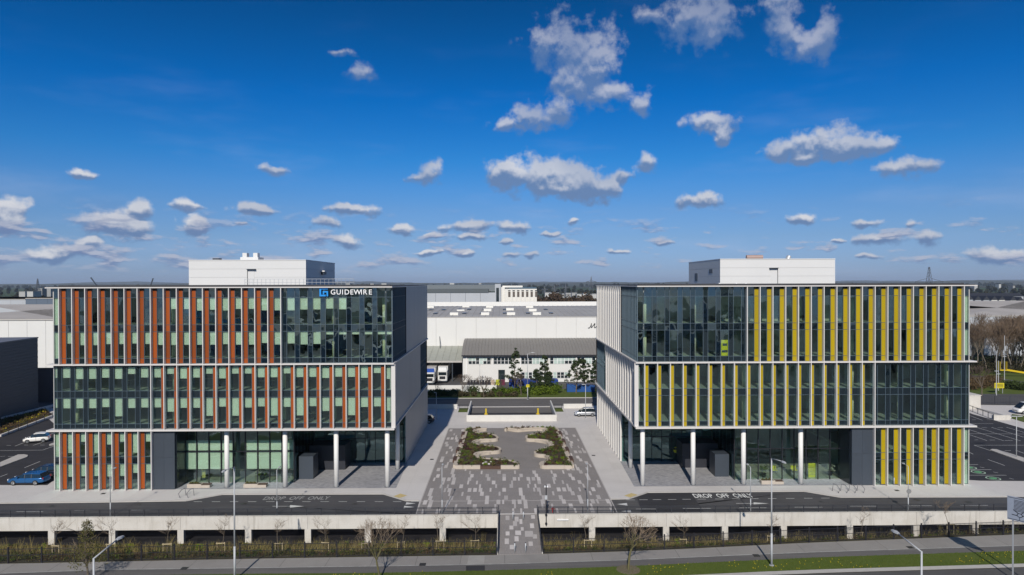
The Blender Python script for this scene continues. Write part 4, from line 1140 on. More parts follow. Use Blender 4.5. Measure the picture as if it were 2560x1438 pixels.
bx('rear_parapet', wl, wr_, 275, 276, 16.0, 17.9, WHW, wh)
LTR = mat('pale rooflight', (.70, .69, .64), .5); DKR = mat('dark rooflight', (.03, .032, .035), .3)
def on_roof(px, py):
    for k in range(60):
        Y = 192 + k * 1.4; p = XP(px, py, Y); zr = 15.95 + (Y - 190.5) / 41.5 * 1.35 if Y < 232 else 17.3 - (Y - 232) / 43 * 1.1
        if p.z <= zr: return p.x, Y, zr
    return p.x, Y, zr
for (u, v) in ((105, 552), (290, 552), (515, 550), (660, 550), (883, 550), (1175, 550), (1768, 547), (172, 608), (425, 605), (590, 606), (842, 606), (1176, 605), (1510, 603), (1845, 603)):
    x, y, z = on_roof(1060 + u / 5.818, 680 + v / 5.818); bx('dark_rooflight', x - .6, x + .6, y - 2.5, y + 2.5, z - .1, z + .16, DKR, wh)
for (u, v) in ((95, 524), (955, 522), (1535, 522), (535, 565), (925, 572), (1580, 572), (1250, 562), (440, 628), (890, 626), (1265, 626), (1640, 628), (610, 515)):
    x, y, z = on_roof(1060 + u / 5.818, 680 + v / 5.818); bx('roof_vent', x - 1.2, x + 1.2, y - .8, y + .8, z - .1, z + .75 if v % 2 == 0 else z + .4, LTR, wh)
# script initial, drawn as a stroke
st = [(0, .0), (.35, .02), (.62, .35), (.95, 1.5), (1.02, 2.1), (.98, .95), (1.0, .12), (1.5, 1.0), (2.05, 2.05), (1.95, 1.1), (1.9, .12), (2.2, .25), (2.7, .9)]
o_ = XP(1470, 820, 189.9); m_ = MB()
sm = smooth([Vector(q) for q in st], 5)
for a_, b_ in zip(sm, sm[1:]):
    m_.bar((o_.x + a_[0] * .95, 189.86, o_.z + a_[1] * .62), (o_.x + b_[0] * .95, 189.86, o_.z + b_[1] * .62), .05, .17)
m_.build('script_initial', BLACKM, wh)
for (u, v0, v1) in ((228, 940, 1160),): 
    a_ = XP(1060 + u / 5.818, 680 + v0 / 5.818, 189.7); b_ = XP(1060 + (u + 12) / 5.818, 680 + v1 / 5.818, 187); m_ = MB(); m_.tube(a_, b_, .08); m_.build('stay_rod', CHAR, wh)
# loading canopy
cx0, cx1 = XP(1040, 900, 178).x, XP(1156, 900, 178).x
roof_sheets('canopy_sheet', cx0, cx1, [(176, 5.3), (189.9, 8.0)], mat('grey green canopy sheet', (.36, .37, .32), .7, var=.3), wh, 1.6)
bx('canopy_fascia', cx0, cx1, 175.9, 176.0, 5.0, 5.45, KERB, wh); bx('dock_wall', cx0, cx1, 189.7, 189.95, 0, 5.2, BLACKM, wh)
for px in (1131, 1157): q = XP(px, 930, 176.5); bx('canopy_post', q.x - .12, q.x + .12, 176.3, 176.6, 0, 5.2, CHAR, wh)
# office wing
ow = thing('office_wing', 'two storey white office wing with long grey barrel roof before the warehouse', 'office building')
ox0, ox1 = XP(1157, 900, 175).x, XP(1600, 900, 175).x
BAR = mat('grey seamed barrel roof', (.20, .19, .175), .6, var=.3, vscale=.2, col2=(.24, .225, .20))
roof_sheets('roof_sheet', ox0 - .3, ox1, [(174.4, 7.05), (177, 8.05), (181, 9.2), (185.5, 9.9), (189.8, 10.1)], BAR, ow, .85)
bx('gutter', ox0 - .3, ox1, 174.1, 174.42, 6.75, 7.05, BLACKM, ow)
bands = [(4.35, 6.35), (.75, 2.75)]
bx('wall', ox0, ox1, 175, 175.3, 0, .9, WHW, ow); bx('wall', ox0, ox1, 175, 175.3, 2.6, 4.6, WHW, ow); bx('wall', ox0, ox1, 175, 175.3, 6.4, 6.8, WHW, ow)
bx('wall', ox0, XP(1301, 930, 175).x, 175, 175.3, .902, 2.598, WHW, ow); bx('rooms', ox0, ox1, 175.8, 189, 0, 6.8, WHW, ow)
bx('end_wall', ox0 - .02, ox0 + .3, 175.32, 189.6, 0, 7.0, WHW, ow)
PG = mat('pale green window film', (.42, .52, .48), .2, rnd=.2); DG = mat('office window glass', (.02, .03, .035), .08, spec=.9)
def winrow(px0, px1, z0, z1, step, pat_, rr):
    x = XP(px0, 930, 175).x; xe = XP(px1, 930, 175).x
    while x < xe - .3:
        m__ = PG if rr.random() < pat_ else DG
        f_ = bx('window_frame', x, x + step, 175.05, 175.15, z0, z1, LOGOW, ow)
        zm = (z0 + z1) / 2
        for (a_, b_) in ((z0 + .06, zm - .04), (zm + .04, z1 - .06)):
            q = link('pane', box_mesh(step - .12, .04, b_ - a_, DG if (rr.random() < .35 and a_ < zm) else m__), f_); q.location = (0, -.06, (a_ + b_) / 2 - f_.location.z)
        x += step
rr = random.Random(4)
for (a_, b_, p_) in ((1171, 1228, .3), (1234, 1280, .25), (1303, 1370, .75), (1375, 1438, .8), (1443, 1500, .6), (1503, 1560, .5)): winrow(a_, b_, 4.65, 6.35, .95, p_, rr)
for a_, b_ in zip((1157, 1228.5, 1280.5, 1370.5, 1438.5), (1170.5, 1233.5, 1302.5, 1374.5, 1442.5)): bx('wall', XP(a_, 900, 175).x, XP(b_, 900, 175).x, 175, 175.3, 4.602, 6.398, WHW, ow)
for (a_, b_, p_) in ((1303, 1372, .35), (1383, 1425, .5), (1475, 1540, .2)): winrow(a_, b_, .95, 2.55, .95, p_, rr)
for a_, b_ in zip((1372.5, 1425.5), (1382.5, 1474.5)): bx('wall', XP(a_, 930, 175).x, XP(b_, 930, 175).x, 175, 175.3, .902, 2.598, WHW, ow)
q = XP(1254, 940, 174.95); bx('door', q.x - .85, q.x + .85, 174.9, 174.98, .0, 3.2, DG, ow)
for px in (1166, 1301, 1441): q = XP(px, 900, 174.9); bx('downpipe', q.x - .07, q.x + .07, 174.8, 174.95, 0, 6.7, LOGOW, ow)
lw_ = [(1068, 1242, 966.5, 982)]
a_, b_ = G(1068, 982), G(1242, 982); tag(bx('yard_wall', a_.x, b_.x, a_.y, a_.y + .3, 0.05, 1.7, WHW), 'low white yard wall behind the hedge, before the parked lorries', 'wall')

# ---- lorries at the dock
def lorry(px, py, label, blue):
    p = G(px, py); t_ = thing('lorry', label, 'lorry', (p.x, p.y, .05)); WP = mat('white lorry paint', (.68, .68, .66), .35)
    bx('trailer', -1.25, 1.25, 1.9, 14, 1.1, 4.0, WP, t_); bx('trailer_roof', -1.23, 1.23, 1.95, 13.95, 4.003, 4.04, KERB, t_)
    cab = MB(); cab.prism([(-1.22, .25), (-1.05, .0), (1.05, .0), (1.22, .25), (1.22, 1.8), (-1.22, 1.8)], .55, 3.1); o = cab.build('cab', WP, t_)
    df = MB(); df.add([(-1.1, .3, 3.1), (1.1, .3, 3.1), (1.1, 1.8, 3.1), (-1.1, 1.8, 3.1), (-1.0, .9, 3.85), (1.0, .9, 3.85), (1.0, 1.8, 3.95), (-1.0, 1.8, 3.95)], [(0, 3, 2, 1), (4, 5, 6, 7), (0, 1, 5, 4), (1, 2, 6, 5), (2, 3, 7, 6), (3, 0, 4, 7)]); df.build('roof_deflector', mat('blue lorry paint', (.01, .06, .30), .4) if blue else WP, t_)
    bx('windscreen', -1.0, 1.0, -.04, -.005, 1.95, 2.75, CARGL, t_); bx('grille', -.75, .75, -.04, -.005, .95, 1.7, BLACKM, t_); bx('bumper', -1.2, 1.2, -.12, .2, .35, .546, CHAR, t_)
    for s_ in (-1, 1):
        bx('headlight', s_ * .82, s_ * 1.12, -.06, -.005, .62, .85, LAMPGL, t_); bx('mirror', s_ * 1.24, s_ * 1.42, .1, .25, 1.9, 2.6, BLACKM, t_)
        for y in (.9, 3.6, 10.5, 11.8): m_ = MB(); m_.tube((s_ * .9, y, .5), (s_ * 1.22, y, .5), .5, n=16); m_.build('wheel', RUBBER, t_)
lorry(1074, 963, 'white lorry with blue roof panel at the loading dock, nearer the orange block', True)
lorry(1106, 958, 'white lorry with plain roof at the loading dock, right of the other lorry', False)
ORD = ['first from the left', 'second from the left', 'third from the left', 'fourth from the left', 'fifth from the left', 'sixth from the left', 'seventh from the left', 'eighth from the left', 'ninth from the left', 'tenth from the left']
# ---- waste containers
BC = mat('blue container steel', (.006, .03, .20), .45, rnd=.2, var=.4, vscale=1.5, col2=(.01, .05, .26))
def container(px0, px1, py, h, d, label, m=BC, cat='container'):
    a_, b_ = G(px0, py), G(px1, py); t_ = thing('waste_container', label, cat, (a_.x, a_.y, .05)); L_ = b_.x - a_.x
    m_ = MB(); m_.add([(0, 0, .1), (L_, 0, .1), (L_, d, .1), (0, d, .1), (0, 0, h), (L_, 0, h * .85), (L_, d, h * .85), (0, d, h)], [(0, 3, 2, 1), (4, 5, 6, 7), (0, 1, 5, 4), (1, 2, 6, 5), (2, 3, 7, 6), (3, 0, 4, 7)]); m_.build('body', m, t_)
    k = max(2, int(L_ / .9))
    for i in range(k + 1): bx('rib', i * L_ / k - .05, i * L_ / k + .05, -.08, -.005, .12, h * .84, m, t_)
container(1273, 1300, 977, 2.9, 2.4, 'tall dark blue waste container behind the hedge'); container(1302, 1345, 972, 2.2, 2.4, 'long dark blue waste container in the yard, middle one')
container(1362, 1395, 966, 1.9, 2.3, 'low dark blue container near the white office wing'); container(1418, 1487, 982, 1.9, 2.2, 'blue skips with ribbed sides behind the pines at right', mat('bright blue skip', (.01, .07, .26), .5, rnd=.2))
for px, col_, nm in ((1244, (.55, .58, .03), 'lime yellow'), (1232, (.50, .40, .30), 'buff'), (1258, (.12, .01, .04), 'dark red')):
    p = G(px, 963); t_ = thing('yard_bin', '%s bin standing in the warehouse yard' % nm, 'bin', (p.x, p.y, .05)); m__ = mat(nm + ' plastic', col_, .5); bx('body', -.45, .45, -.4, .4, .0, 1.2, m__, t_); bx('lid', -.5, .5, -.45, .45, 1.203, 1.3, m__, t_)
for i in range(9):
    p = G(1172 + i * 7.2, 962); t_ = thing('wheelie_bin', 'dark wheeled bin behind the yard wall, %s of its row' % ORD[i], 'bin', (p.x, p.y, .05), group='row of dark bins behind the yard wall'); bx('body', -.3, .3, -.35, .35, .0, 1.05, BLACKM, t_); bx('lid', -.32, .32, -.38, .38, 1.053, 1.12, KERB if i % 3 == 0 else CHAR, t_)

# ================================================================== VEHICLES
def car(label, loc, rz, L_, W_, H_, paint, kind='hatch', name='parked_car', cat='car'):
    """lofted body shell with glazed cabin, lamps, mirrors, wheels; local +x is forward"""
    t_ = thing(name, label, cat, loc, rz)
    g0 = .2
    if kind == 'estate': prof = [(-.5, .35, .62), (-.485, .25, .98), (-.40, .22, 1.0), (-.1, .2, .98), (.18, .2, .95), (.28, .2, .93), (.44, .22, .78), (.49, .27, .66), (.5, .34, .55)]; roof = [(-.46, .97), (-.40, H_ - .04), (-.15, H_), (.06, H_ - .04), (.27, .95)]
    elif kind == 'van': prof = [(-.5, .3, 1.0), (-.49, .25, 1.15), (-.3, .22, 1.15), (.1, .22, 1.12), (.3, .22, 1.1), (.42, .22, 1.02), (.485, .26, .85), (.5, .34, .6)]; roof = [(-.495, 1.1), (-.47, H_), (-.1, H_ + .02), (.18, H_ - .02), (.40, 1.08)]
    else: prof = [(-.5, .35, .68), (-.48, .25, .95), (-.38, .22, .97), (-.1, .2, .95), (.15, .2, .92), (.28, .2, .9), (.42, .22, .78), (.485, .27, .64), (.5, .34, .5)]; roof = [(-.45, .94), (-.36, H_ - .06), (-.12, H_), (.08, H_ - .05), (.30, .9)]
    vs_ = []; fs_ = []; k = 10
    for i, (fx, zb, zt) in enumerate(prof):
        e = 1 - max(0, (abs(fx) - .38) / .12) ** 2 * .22; hw = W_ / 2 * e
        ring = [(-hw * .86, zb), (-hw, zb + .12), (-hw * 1.0, zb + (zt - zb) * .55), (-hw * .97, zt - .06), (-hw * .86, zt), (hw * .86, zt), (hw * .97, zt - .06), (hw, zb + (zt - zb) * .55), (hw, zb + .12), (hw * .86, zb)]
        vs_ += [(fx * L_, y, z) for y, z in ring]
    for i in range(len(prof) - 1):
        for j in range(k): fs_.append((i * k + j, i * k + (j + 1) % k, (i + 1) * k + (j + 1) % k, (i + 1) * k + j))
    fs_ += [tuple(range(k))[::-1], tuple(range((len(prof) - 1) * k, len(prof) * k))]
    b = MB(); b.add(vs_, fs_); o = b.build('body', paint, t_, smooth=True)
    md = o.modifiers.new('soft', 'SUBSURF'); md.levels = 1; md.render_levels = 1
    # cabin glass and roof skin
    vs_ = []
    for fx, z in roof:
        top = z > 1.02 * (1.1 if kind == 'van' else 1); hw = W_ / 2 * (.78 if top else .93)
        vs_ += [(fx * L_, -hw, z), (fx * L_, hw, z)]
    n_ = len(roof); base = []
    for fx, z in roof: base += [(fx * L_, -W_ / 2 * .93, .9 if kind != 'van' else 1.06), (fx * L_, W_ / 2 * .93, .9 if kind != 'van' else 1.06)]
    allv = vs_ + base; fs_ = []
    for i in range(n_ - 1):
        fs_ += [(2 * i, 2 * i + 2, 2 * i + 3, 2 * i + 1), (2 * n_ + 2 * i, 2 * n_ + 2 * i + 2, 2 * i + 2, 2 * i), (2 * i + 1, 2 * i + 3, 2 * n_ + 2 * i + 3, 2 * n_ + 2 * i + 1)]
    b = MB(); b.add(allv, fs_); b.build('cabin_glass', CARGL if kind != 'van' else paint, t_)
    rf = MB()
    for i in range(1, n_ - 2):
        (xa, za), (xb, zb_) = roof[i], roof[i + 1]; hw = W_ / 2 * .785
        rf.add([(xa * L_, -hw, za + .015), (xb * L_, -hw, zb_ + .015), (xb * L_, hw, zb_ + .015), (xa * L_, hw, za + .015), (xa * L_, -hw * 1.03, za - .05), (xb * L_, -hw * 1.03, zb_ - .05), (xb * L_, hw * 1.03, zb_ - .05), (xa * L_, hw * 1.03, za - .05)], [(0, 1, 2, 3), (0, 4, 5, 1), (3, 2, 6, 7), (0, 3, 7, 4), (1, 5, 6, 2)])
    rf.build('roof', paint, t_)
    if kind == 'van': b = MB(); b.add([(.19 * L_, -W_ * .36, H_ - .06), (.41 * L_, -W_ * .43, 1.12), (.41 * L_, W_ * .43, 1.12), (.19 * L_, W_ * .36, H_ - .06)], [(0, 1, 2, 3)]); q = b.build('windscreen', CARGL, t_); q.location = (.03, 0, .02)
    for s_ in (-1, 1):
        # pillars
        pb = MB()
        for fx in ((-.18, .0) if kind != 'van' else (.12,)):
            pb.bar((fx * L_, s_ * W_ / 2 * .945, .9), (fx * L_ + .05, s_ * W_ / 2 * .80, H_ - .08), .07, .03)
        pb.build('pillar', BLACKM, t_)
        bx('headlight', .455 * L_, .478 * L_, s_ * W_ * .28, s_ * W_ * .43, .62, .76, LAMPGL, t_)
        bx('tail_light', -.497 * L_, -.478 * L_, s_ * W_ * .36, s_ * W_ * .46, .75, .95, TAIL, t_)
        bx('mirror', .17 * L_, .22 * L_, s_ * W_ * .5, s_ * W_ * .57, .93, 1.07, paint, t_)
        bx('door_seam', -.02 * L_, -.02 * L_ + .02, s_ * (W_ / 2 - .01), s_ * (W_ / 2 + .006), .35, .9, BLACKM, t_)
        bx('sill', -.28 * L_, .28 * L_, s_ * (W_ / 2 - .03), s_ * (W_ / 2 + .01), .2, .3, BLACKM, t_)
        for fx in (-.29, .31):
            m_ = MB(); m_.tube((fx * L_, s_ * (W_ / 2 - .21), .32), (fx * L_, s_ * (W_ / 2 + .015), .32), .325, n=20); w_ = m_.build('wheel', RUBBER, t_)
            m_ = MB(); m_.tube((fx * L_, s_ * (W_ / 2 + .016), .32), (fx * L_, s_ * (W_ / 2 + .028), .32), .21, n=14)
            for q in range(5):
                a__ = q * 2 * PI / 5; m_.bar((fx * L_, s_ * (W_ / 2 + .035), .32), (fx * L_ + .21 * math.cos(a__), s_ * (W_ / 2 + .035), .32 + .21 * math.sin(a__)), .02, .05)
            m_.build('rim', RIM, w_)
    bx('number_plate', .499 * L_, .507 * L_, -.26, .26, .38, .49, LOGOW, t_); bx('grille', .492 * L_, .503 * L_, -.5, .5, .5, .6, BLACKM, t_)
    return t_
PB = mat('metallic blue car paint', (.025, .12, .30), .25, metal=.4); PN = mat('dark navy car paint', (.008, .015, .035), .25, metal=.3)
PWc = mat('white car paint', (.75, .74, .71), .25); PS = mat('silver car paint', (.55, .57, .60), .25, metal=.5); PD = mat('dark grey car paint', (.04, .042, .05), .25, metal=.4)
p = G(58, 1214.5); car('blue estate car parked left of the orange block, nearest the corner', (p.x + .1, p.y + .95, .01), PI, 4.65, 1.8, 1.46, PB, 'estate')
p = G(103, 1203); car('dark navy car parked just behind the blue estate car', (p.x - 1.0, p.y + 2.3, .01), PI, 4.4, 1.8, 1.5, PN, 'estate')
p = G(87, 1107); car('small white hatchback in the car park left of the orange block', (p.x, p.y + .5, .01), PI + .35, 3.6, 1.65, 1.5, PWc)
p = G(1465, 1042); car('silver car beside the corner of the yellow block, rear edge of the deck', (p.x, p.y + .9, .01), PI, 4.3, 1.75, 1.6, PS)
p = G(1062, 1060); car('dark car in shade beside the rear corner of the orange block', (p.x - .5, p.y + 1, .01), PI, 4.3, 1.75, 1.5, PD)
p = G(2560, 1037, 0); car('white van on the road at the right edge', (p.x + 1.6, p.y + 1, .1), PI, 5.2, 2.0, 2.1, PWc, 'van', 'white_van', 'van')

# ================================================================== SIDE CAR PARKS
struct(sheet('car_park', pg([(0, 1213), (118, 1213), (136, 1200), (136, 1060), (95, 1024), (0, 1072)]) + [(-110, 92)], .009, ASPHN))
cpk = pg([(2418, 1200), (2450, 1202), (2560, 1203)]) + [(120, 88), (120, 128)] + pg([(2560, 1072), (2430, 1035), (2418, 1030)])
struct(sheet('car_park', cpk, .009, ASPHN))
mk = MB()
def LZ(u0, v0, u1, v1, ox, oy, sc, w=.1): L((ox + u0 / sc, oy + v0 / sc), (ox + u1 / sc, oy + v1 / sc), w, .02)
for q in ((0, 667, 425, 662), (425, 662, 545, 620), (150, 622, 260, 580), (330, 615, 545, 545), (245, 838, 400, 775), (0, 930, 75, 900), (65, 615, 110, 615), (240, 612, 280, 612), (400, 612, 445, 612), (450, 520, 545, 490), (0, 728, 50, 722), (80, 725, 130, 725)): LZ(*q, 0, 960, 3.994)
for q in ((1885, 510, 2290, 640), (1980, 488, 2480, 642), (2150, 488, 2516, 600), (2320, 488, 2516, 545), (1885, 560, 2516, 564), (1885, 565, 2100, 638), (1955, 690, 2516, 690), (1955, 690, 2140, 750), (2140, 750, 2435, 830), (2110, 850, 2300, 918), (1885, 350, 2050, 410), (1890, 447, 2170, 447),
          (1885, 908, 2000, 908), (1885, 964, 2150, 964), (1885, 1027, 2320, 1027), (2420, 745, 2516, 780), (1885, 763, 1945, 790), (2130, 632, 2190, 632), (2300, 638, 2390, 636), (1960, 630, 2000, 630), (2040, 493, 2100, 493), (2220, 493, 2280, 493), (2300, 750, 2370, 750), (2100, 404, 2150, 404), (1930, 404, 1975, 404), (2350, 1060, 2400, 1072), (2170, 990, 2225, 1000), (2020, 935, 2070, 943)): LZ(*q, 2000, 960, 4.493)
struct(mk.build('parking_line', PAINT))
def isl(pts, ox, oy, sc, m=KERB, nm='kerb_island', h=.12): o = sheet(nm, pg([(ox + u / sc, oy + v / sc) for u, v in pts]), h, m, h - .005); struct(o)
isl([(2135, 748), (2160, 738), (2210, 742), (2400, 800), (2516, 838), (2516, 885), (2420, 850), (2250, 790)], 2000, 960, 4.493)
isl([(0, 790), (180, 712), (240, 710), (280, 718), (270, 735), (0, 835)], 0, 960, 3.994)
isl([(490, 610), (545, 590), (545, 612), (495, 622)], 0, 960, 3.994)
for (u, v, s_) in ((2002, 992, 1.0), (2170, 1062, 1.0), (1905, 940, .8)):
    p = G(2000 + u / 4.493, 960 + v / 4.493); m_ = MB(); n_ = 28; r1, r0 = .85, .72
    vs_ = [(r1 * math.cos(i * 2 * PI / n_), r1 * math.sin(i * 2 * PI / n_), 0) for i in range(n_)] + [(r0 * math.cos(i * 2 * PI / n_), r0 * math.sin(i * 2 * PI / n_), 0) for i in range(n_)]
    m_.add(vs_, [(i, (i + 1) % n_, n_ + (i + 1) % n_, n_ + i) for i in range(n_)]); struct(m_.build('charging_ring', mat('pale green paint', (.45, .60, .45), .7), None, (p.x, p.y, .021)))
    m_ = MB(); m_.add([(-.4, -.25, 0), (.1, -.45, 0), (.5, -.05, 0), (.35, .35, 0), (-.2, .4, 0), (-.5, .1, 0)], [(0, 1, 2, 3, 4, 5)]); struct(m_.build('charging_symbol', GREENP, None, (p.x, p.y, .022)))
# T shaped lamp in the right car park, lamps behind the blocks
def tee_lamp(px, py, h, label, w=1.6):
    p = G(px, py); t_ = thing('car_park_lamp', label, 'lamp', (p.x, p.y, .0)); m_ = MB(); m_.tube((0, 0, 0), (0, 0, h), .07, .05, 8); m_.build('pole', LAMPW, t_, smooth=True)
    for s_ in (-1, 1):
        if w > 0 or s_ < 0: bx('lamp_head', s_ * .05, s_ * abs(w) / 2 * 1.0, -.12, .12, h - .03, h + .06, LAMPW, t_)
    bx('base_plate', -.15, .15, -.15, .15, 0, .05, LAMPW, t_)
tee_lamp(2541, 1144, 6.0, 'double headed car park lamp on the kerb island, right edge')
tee_lamp(1464, 1046, 6.4, 'slim lamp before the silver car at the rear of the deck', -1.4); tee_lamp(1091, 1048, 5.0, 'slim lamp in the shade behind the orange block', -.8)

# ---- left: dark clad hall, wall beyond, planting strip
HALL = mat('dark ribbed hall cladding', (.085, .087, .095), .55, var=.4, vscale=.3, col2=(.07, .072, .08))
a_ = G(0, 1051); b_ = G(95, 1020); d_ = (b_ - a_).normalized(); A = a_ - d_ * 70; n_ = Vector((-d_.y, d_.x, 0))
hall = thing('dark_hall', 'dark grey clad hall with sloping eaves at the left edge', 'building')
Ln = (b_ - A).length; ang = math.atan2(d_.y, d_.x)
hall.location = (A.x, A.y, 0); hall.rotation_euler.z = ang
for k in range(24): bx('cladding_board', 0, Ln, -.04 - (k % 2) * .02, .3, k * .6 + .01, k * .6 + .585, HALL, hall)
bx('core', .1, Ln - .05, .31, 44, 0, 14.2, HALL, hall); bx('roof_trim', -.1, Ln + .08, -.15, 44.2, 14.42, 14.65, mat('grey roof trim', (.16, .16, .17), .5), hall)
bx('gable_cladding', Ln - .045, Ln + .02, .0, 44, .0, 14.41, HALL, hall)
p = G(120, 1016); tag(bx('link_wall', XP(90, 950, 148).x, XP(150, 950, 148).x, 148, 148.4, 0, 25.6 - (918 - 709.5) * 148 / 1700, mat('slate grey wall', (.10, .10, .11), .6, var=.3), None), 'slate grey wall between the dark hall and the orange block', 'wall')
# planting strip and white kerb walls beside it
def wallline(p_, q_, h, w, label, m=WR, nm='kerb_wall'):
    a_, b_ = G(*p_), G(*q_); m_ = MB(); m_.bar((a_.x, a_.y, h / 2), (b_.x, b_.y, h / 2), w, h); tag(m_.build(nm, m), label, 'wall')
wallline((0, 1093), (136, 1041), .4, .35, 'low white kerb wall beside the small white hatchback'); wallline((0, 1050.5), (136, 1016.5), .5, .3, 'pale kerb at the foot of the dark hall')
struct(sheet('planting_bed', pg([(0, 1090), (136, 1040), (113, 1026), (100, 1022), (0, 1052)]), .15, SOIL, .14))
rs_ = random.Random(8); ps = {0: [], 1: [], 2: []}
for i in range(160):
    t_ = rs_.random(); w = rs_.random(); x = 2 + t_ * 118; y = (1089 - t_ * 44) * (1 - w) + (1053 - t_ * 28) * w; p = G(x, y); ps[rs_.choices((0, 1, 2), (6, 3, 1))[0]].append(((p.x, p.y, .3), rs_.uniform(.3, .7)))
for k, (m__, nm) in enumerate(((LRUST, 'russet'), (LOLIVE, 'olive'), (LYEL, 'yellow'))):
    v_, f_ = leaf_cloud(ps[k], .16, 45, 1, rs_); tag(link('ground_cover', mesh('leaves', v_, f_, m__)), '%s low planting in the bed at the foot of the dark hall' % nm, 'shrubs', kind='stuff')
railing('railing', 'thin railing along the white kerb wall beside the hatchback', [(G(0, 1094).x, G(0, 1094).y - .3, .0), (G(134, 1045).x, G(134, 1045).y - .3, .0)], 1.1, 3, bars=0)

# ---- distant buildings
def shed(label, px0, px1, ytop, ybase, D, depth, wm, rm, ribs=6, name='warehouse', zb=-.35, ridge=0.0, cat='warehouse'):
    x0, x1 = XP(px0, 720, D).x, XP(px1, 720, D).x; zt = XP((px0 + px1) / 2, ytop, D).z
    t_ = thing(name, label, cat, ((x0 + x1) / 2, D, zb)); hw = (x1 - x0) / 2; h = zt - zb
    k = ribs
    for i in range(k): bx('wall_panel', -hw + i * 2 * hw / k + .03, -hw + (i + 1) * 2 * hw / k - .03, 0, .3, 0, h, wm, t_)
    bx('body', -hw + .01, hw - .01, .31, depth, 0, h - .1, wm, t_)
    m_ = MB(); m_.add([(-hw, -.2, h), (hw, -.2, h), (hw, depth / 2, h + ridge), (-hw, depth / 2, h + ridge), (hw, depth, h), (-hw, depth, h)], [(0, 1, 3, 2), (2, 3, 4, 5), (0, 2, 5), (1, 4, 3), (0, 5, 4, 1)]); m_.build('roof', rm, t_)
    bx('fascia', -hw, hw, -.25, -.02, h - .35, h - .02, KERB, t_)
    return t_
LGW = mat('light grey cladding', (.42, .44, .47), .6, var=.2, vscale=.1); MGW = mat('mid grey cladding', (.13, .15, .165), .6); SLB = mat('slate blue cladding', (.10, .13, .175), .6)
PALER = mat('pale weathered roof', (.44, .41, .38), .8, var=.7, vscale=.06, col2=(.30, .285, .265))
gh = thing('distribution_hall', 'long grey distribution hall with dark upper band, beyond the warehouse', 'warehouse'); D = 330
x0, x1 = XP(940, 730, D).x, XP(1238, 730, D).x; zz = lambda y, d=D: XP(1150, y, d).z
bx('roof_band', x0, x1, D + 6, D + 90, zz(729), zz(712.5), MGW, gh); bx('dark_band', x0, XP(1221, 730, D).x, D - .3, D + 5.9, zz(732), zz(722.5), mat('dark slate band', (.075, .09, .10), .6), gh)
for i in range(8): bx('wall_panel', x0 + i * (x1 - x0) / 8 + .05, x0 + (i + 1) * (x1 - x0) / 8 - .05, D, D + 5.8, -.6, zz(731.9) - .02, LGW, gh)
bx('stair_tower', x1 - .1, XP(1252, 730, D).x, D - 1, D + 14, -.6, zz(710.5), LGW, gh); bx('tower_glass', XP(1240.5, 730, D).x, XP(1247.5, 730, D).x, D - 1.1, D - 1.02, -.3, zz(720), DG, gh)
# hotel
D = 470; ht = thing('hotel', 'white four storey hotel with tall window bays, beyond the grey hall', 'hotel')
HW = mat('white hotel render', (.72, .70, .65), .7); hx0, hx1 = XP(1262, 720, D).x, XP(1342, 720, D).x; hz = lambda y: XP(1300, y, D).z
bx('body', hx0, hx1, D + .3, D + 25, -2, hz(722.5), HW, ht); bx('roof_storey', hx0 + 3, hx1, D + 2, D + 24, hz(722.4), hz(719), mat('blue grey glazing', (.06, .10, .13), .3), ht); bx('side_wing', XP(1253, 720, D).x, hx0 - .05, D + 2, D + 40, -2, hz(718), HW, ht); bx('roof_plant', XP(1256, 720, D).x, XP(1307, 720, D).x, D + 6, D + 20, hz(718.9), hz(714.5), HW, ht)
for i in range(7):
    xa = XP(1270.5 + i * 11.2, 730, D).x; bx('window_bay', xa, xa + 1.55, D - .05, D + .25, hz(742), hz(729), mat('taupe window bay', (.11, .09, .075), .4), ht); bx('top_window', xa - .1, xa + 1.6, D + .1, D + .25, hz(727.5), hz(725.6), DG, ht)
    if i < 6: bx('pier', xa + 1.75, xa + 2.95, D - .2, D + .29, -2, hz(722.6), HW, ht)
# sheds at far left and right
shed('wide white shed with ribbed wall, left of the orange block', -260, 160, 798, 890, 182, 60, WHW, PALER, 9, ridge=3.0)
shed('slate blue shed beyond the white shed at left', 64, 200, 745, 790, 330, 60, SLB, MGW, 5); shed('light grey shed with dark roof edge at far left', -200, 64, 748, 785, 345, 60, LGW, MGW, 7)
shed('low pale building with small white end block at left', 24, 86, 766, 785, 300, 20, LGW, MGW, 4); shed('small white block before the slate blue shed', 70, 86, 764, 790, 296, 8, WHW, KERB, 2)
sh = shed('long white shed behind the bare trees at right, dark window band', 2405, 2760, 789, 880, 235, 70, LGW, PALER, 9, ridge=4.2)
hw = 30; bx('window_band', -22, 30, -.35, -.27, 6.6, 8.6, DG, sh); bx('entrance_glass', -21.5, -17.5, -.36, -.27, 0, 8.5, DG, sh)
gm = mat('green hillock grass', (.12, .14, .03), .9)
m_ = MB(); p0, p1 = XP(2380, 765, 330), XP(2475, 765, 330)
m_.add([(p0.x - 20, 330, -3), (p1.x, 330, -3), (p0.x - 20, 350, XP(2400, 745, 350).z), (p1.x - 26, 350, XP(2430, 747, 350).z), (p1.x, 352, XP(2470, 757, 350).z - 1), (p0.x - 20, 380, -3), (p1.x + 10, 380, -3)], [(0, 1, 3, 2), (1, 4, 3), (2, 3, 6, 5), (3, 4, 6), (1, 6, 4)]); struct(m_.build('grass_hillock', gm))
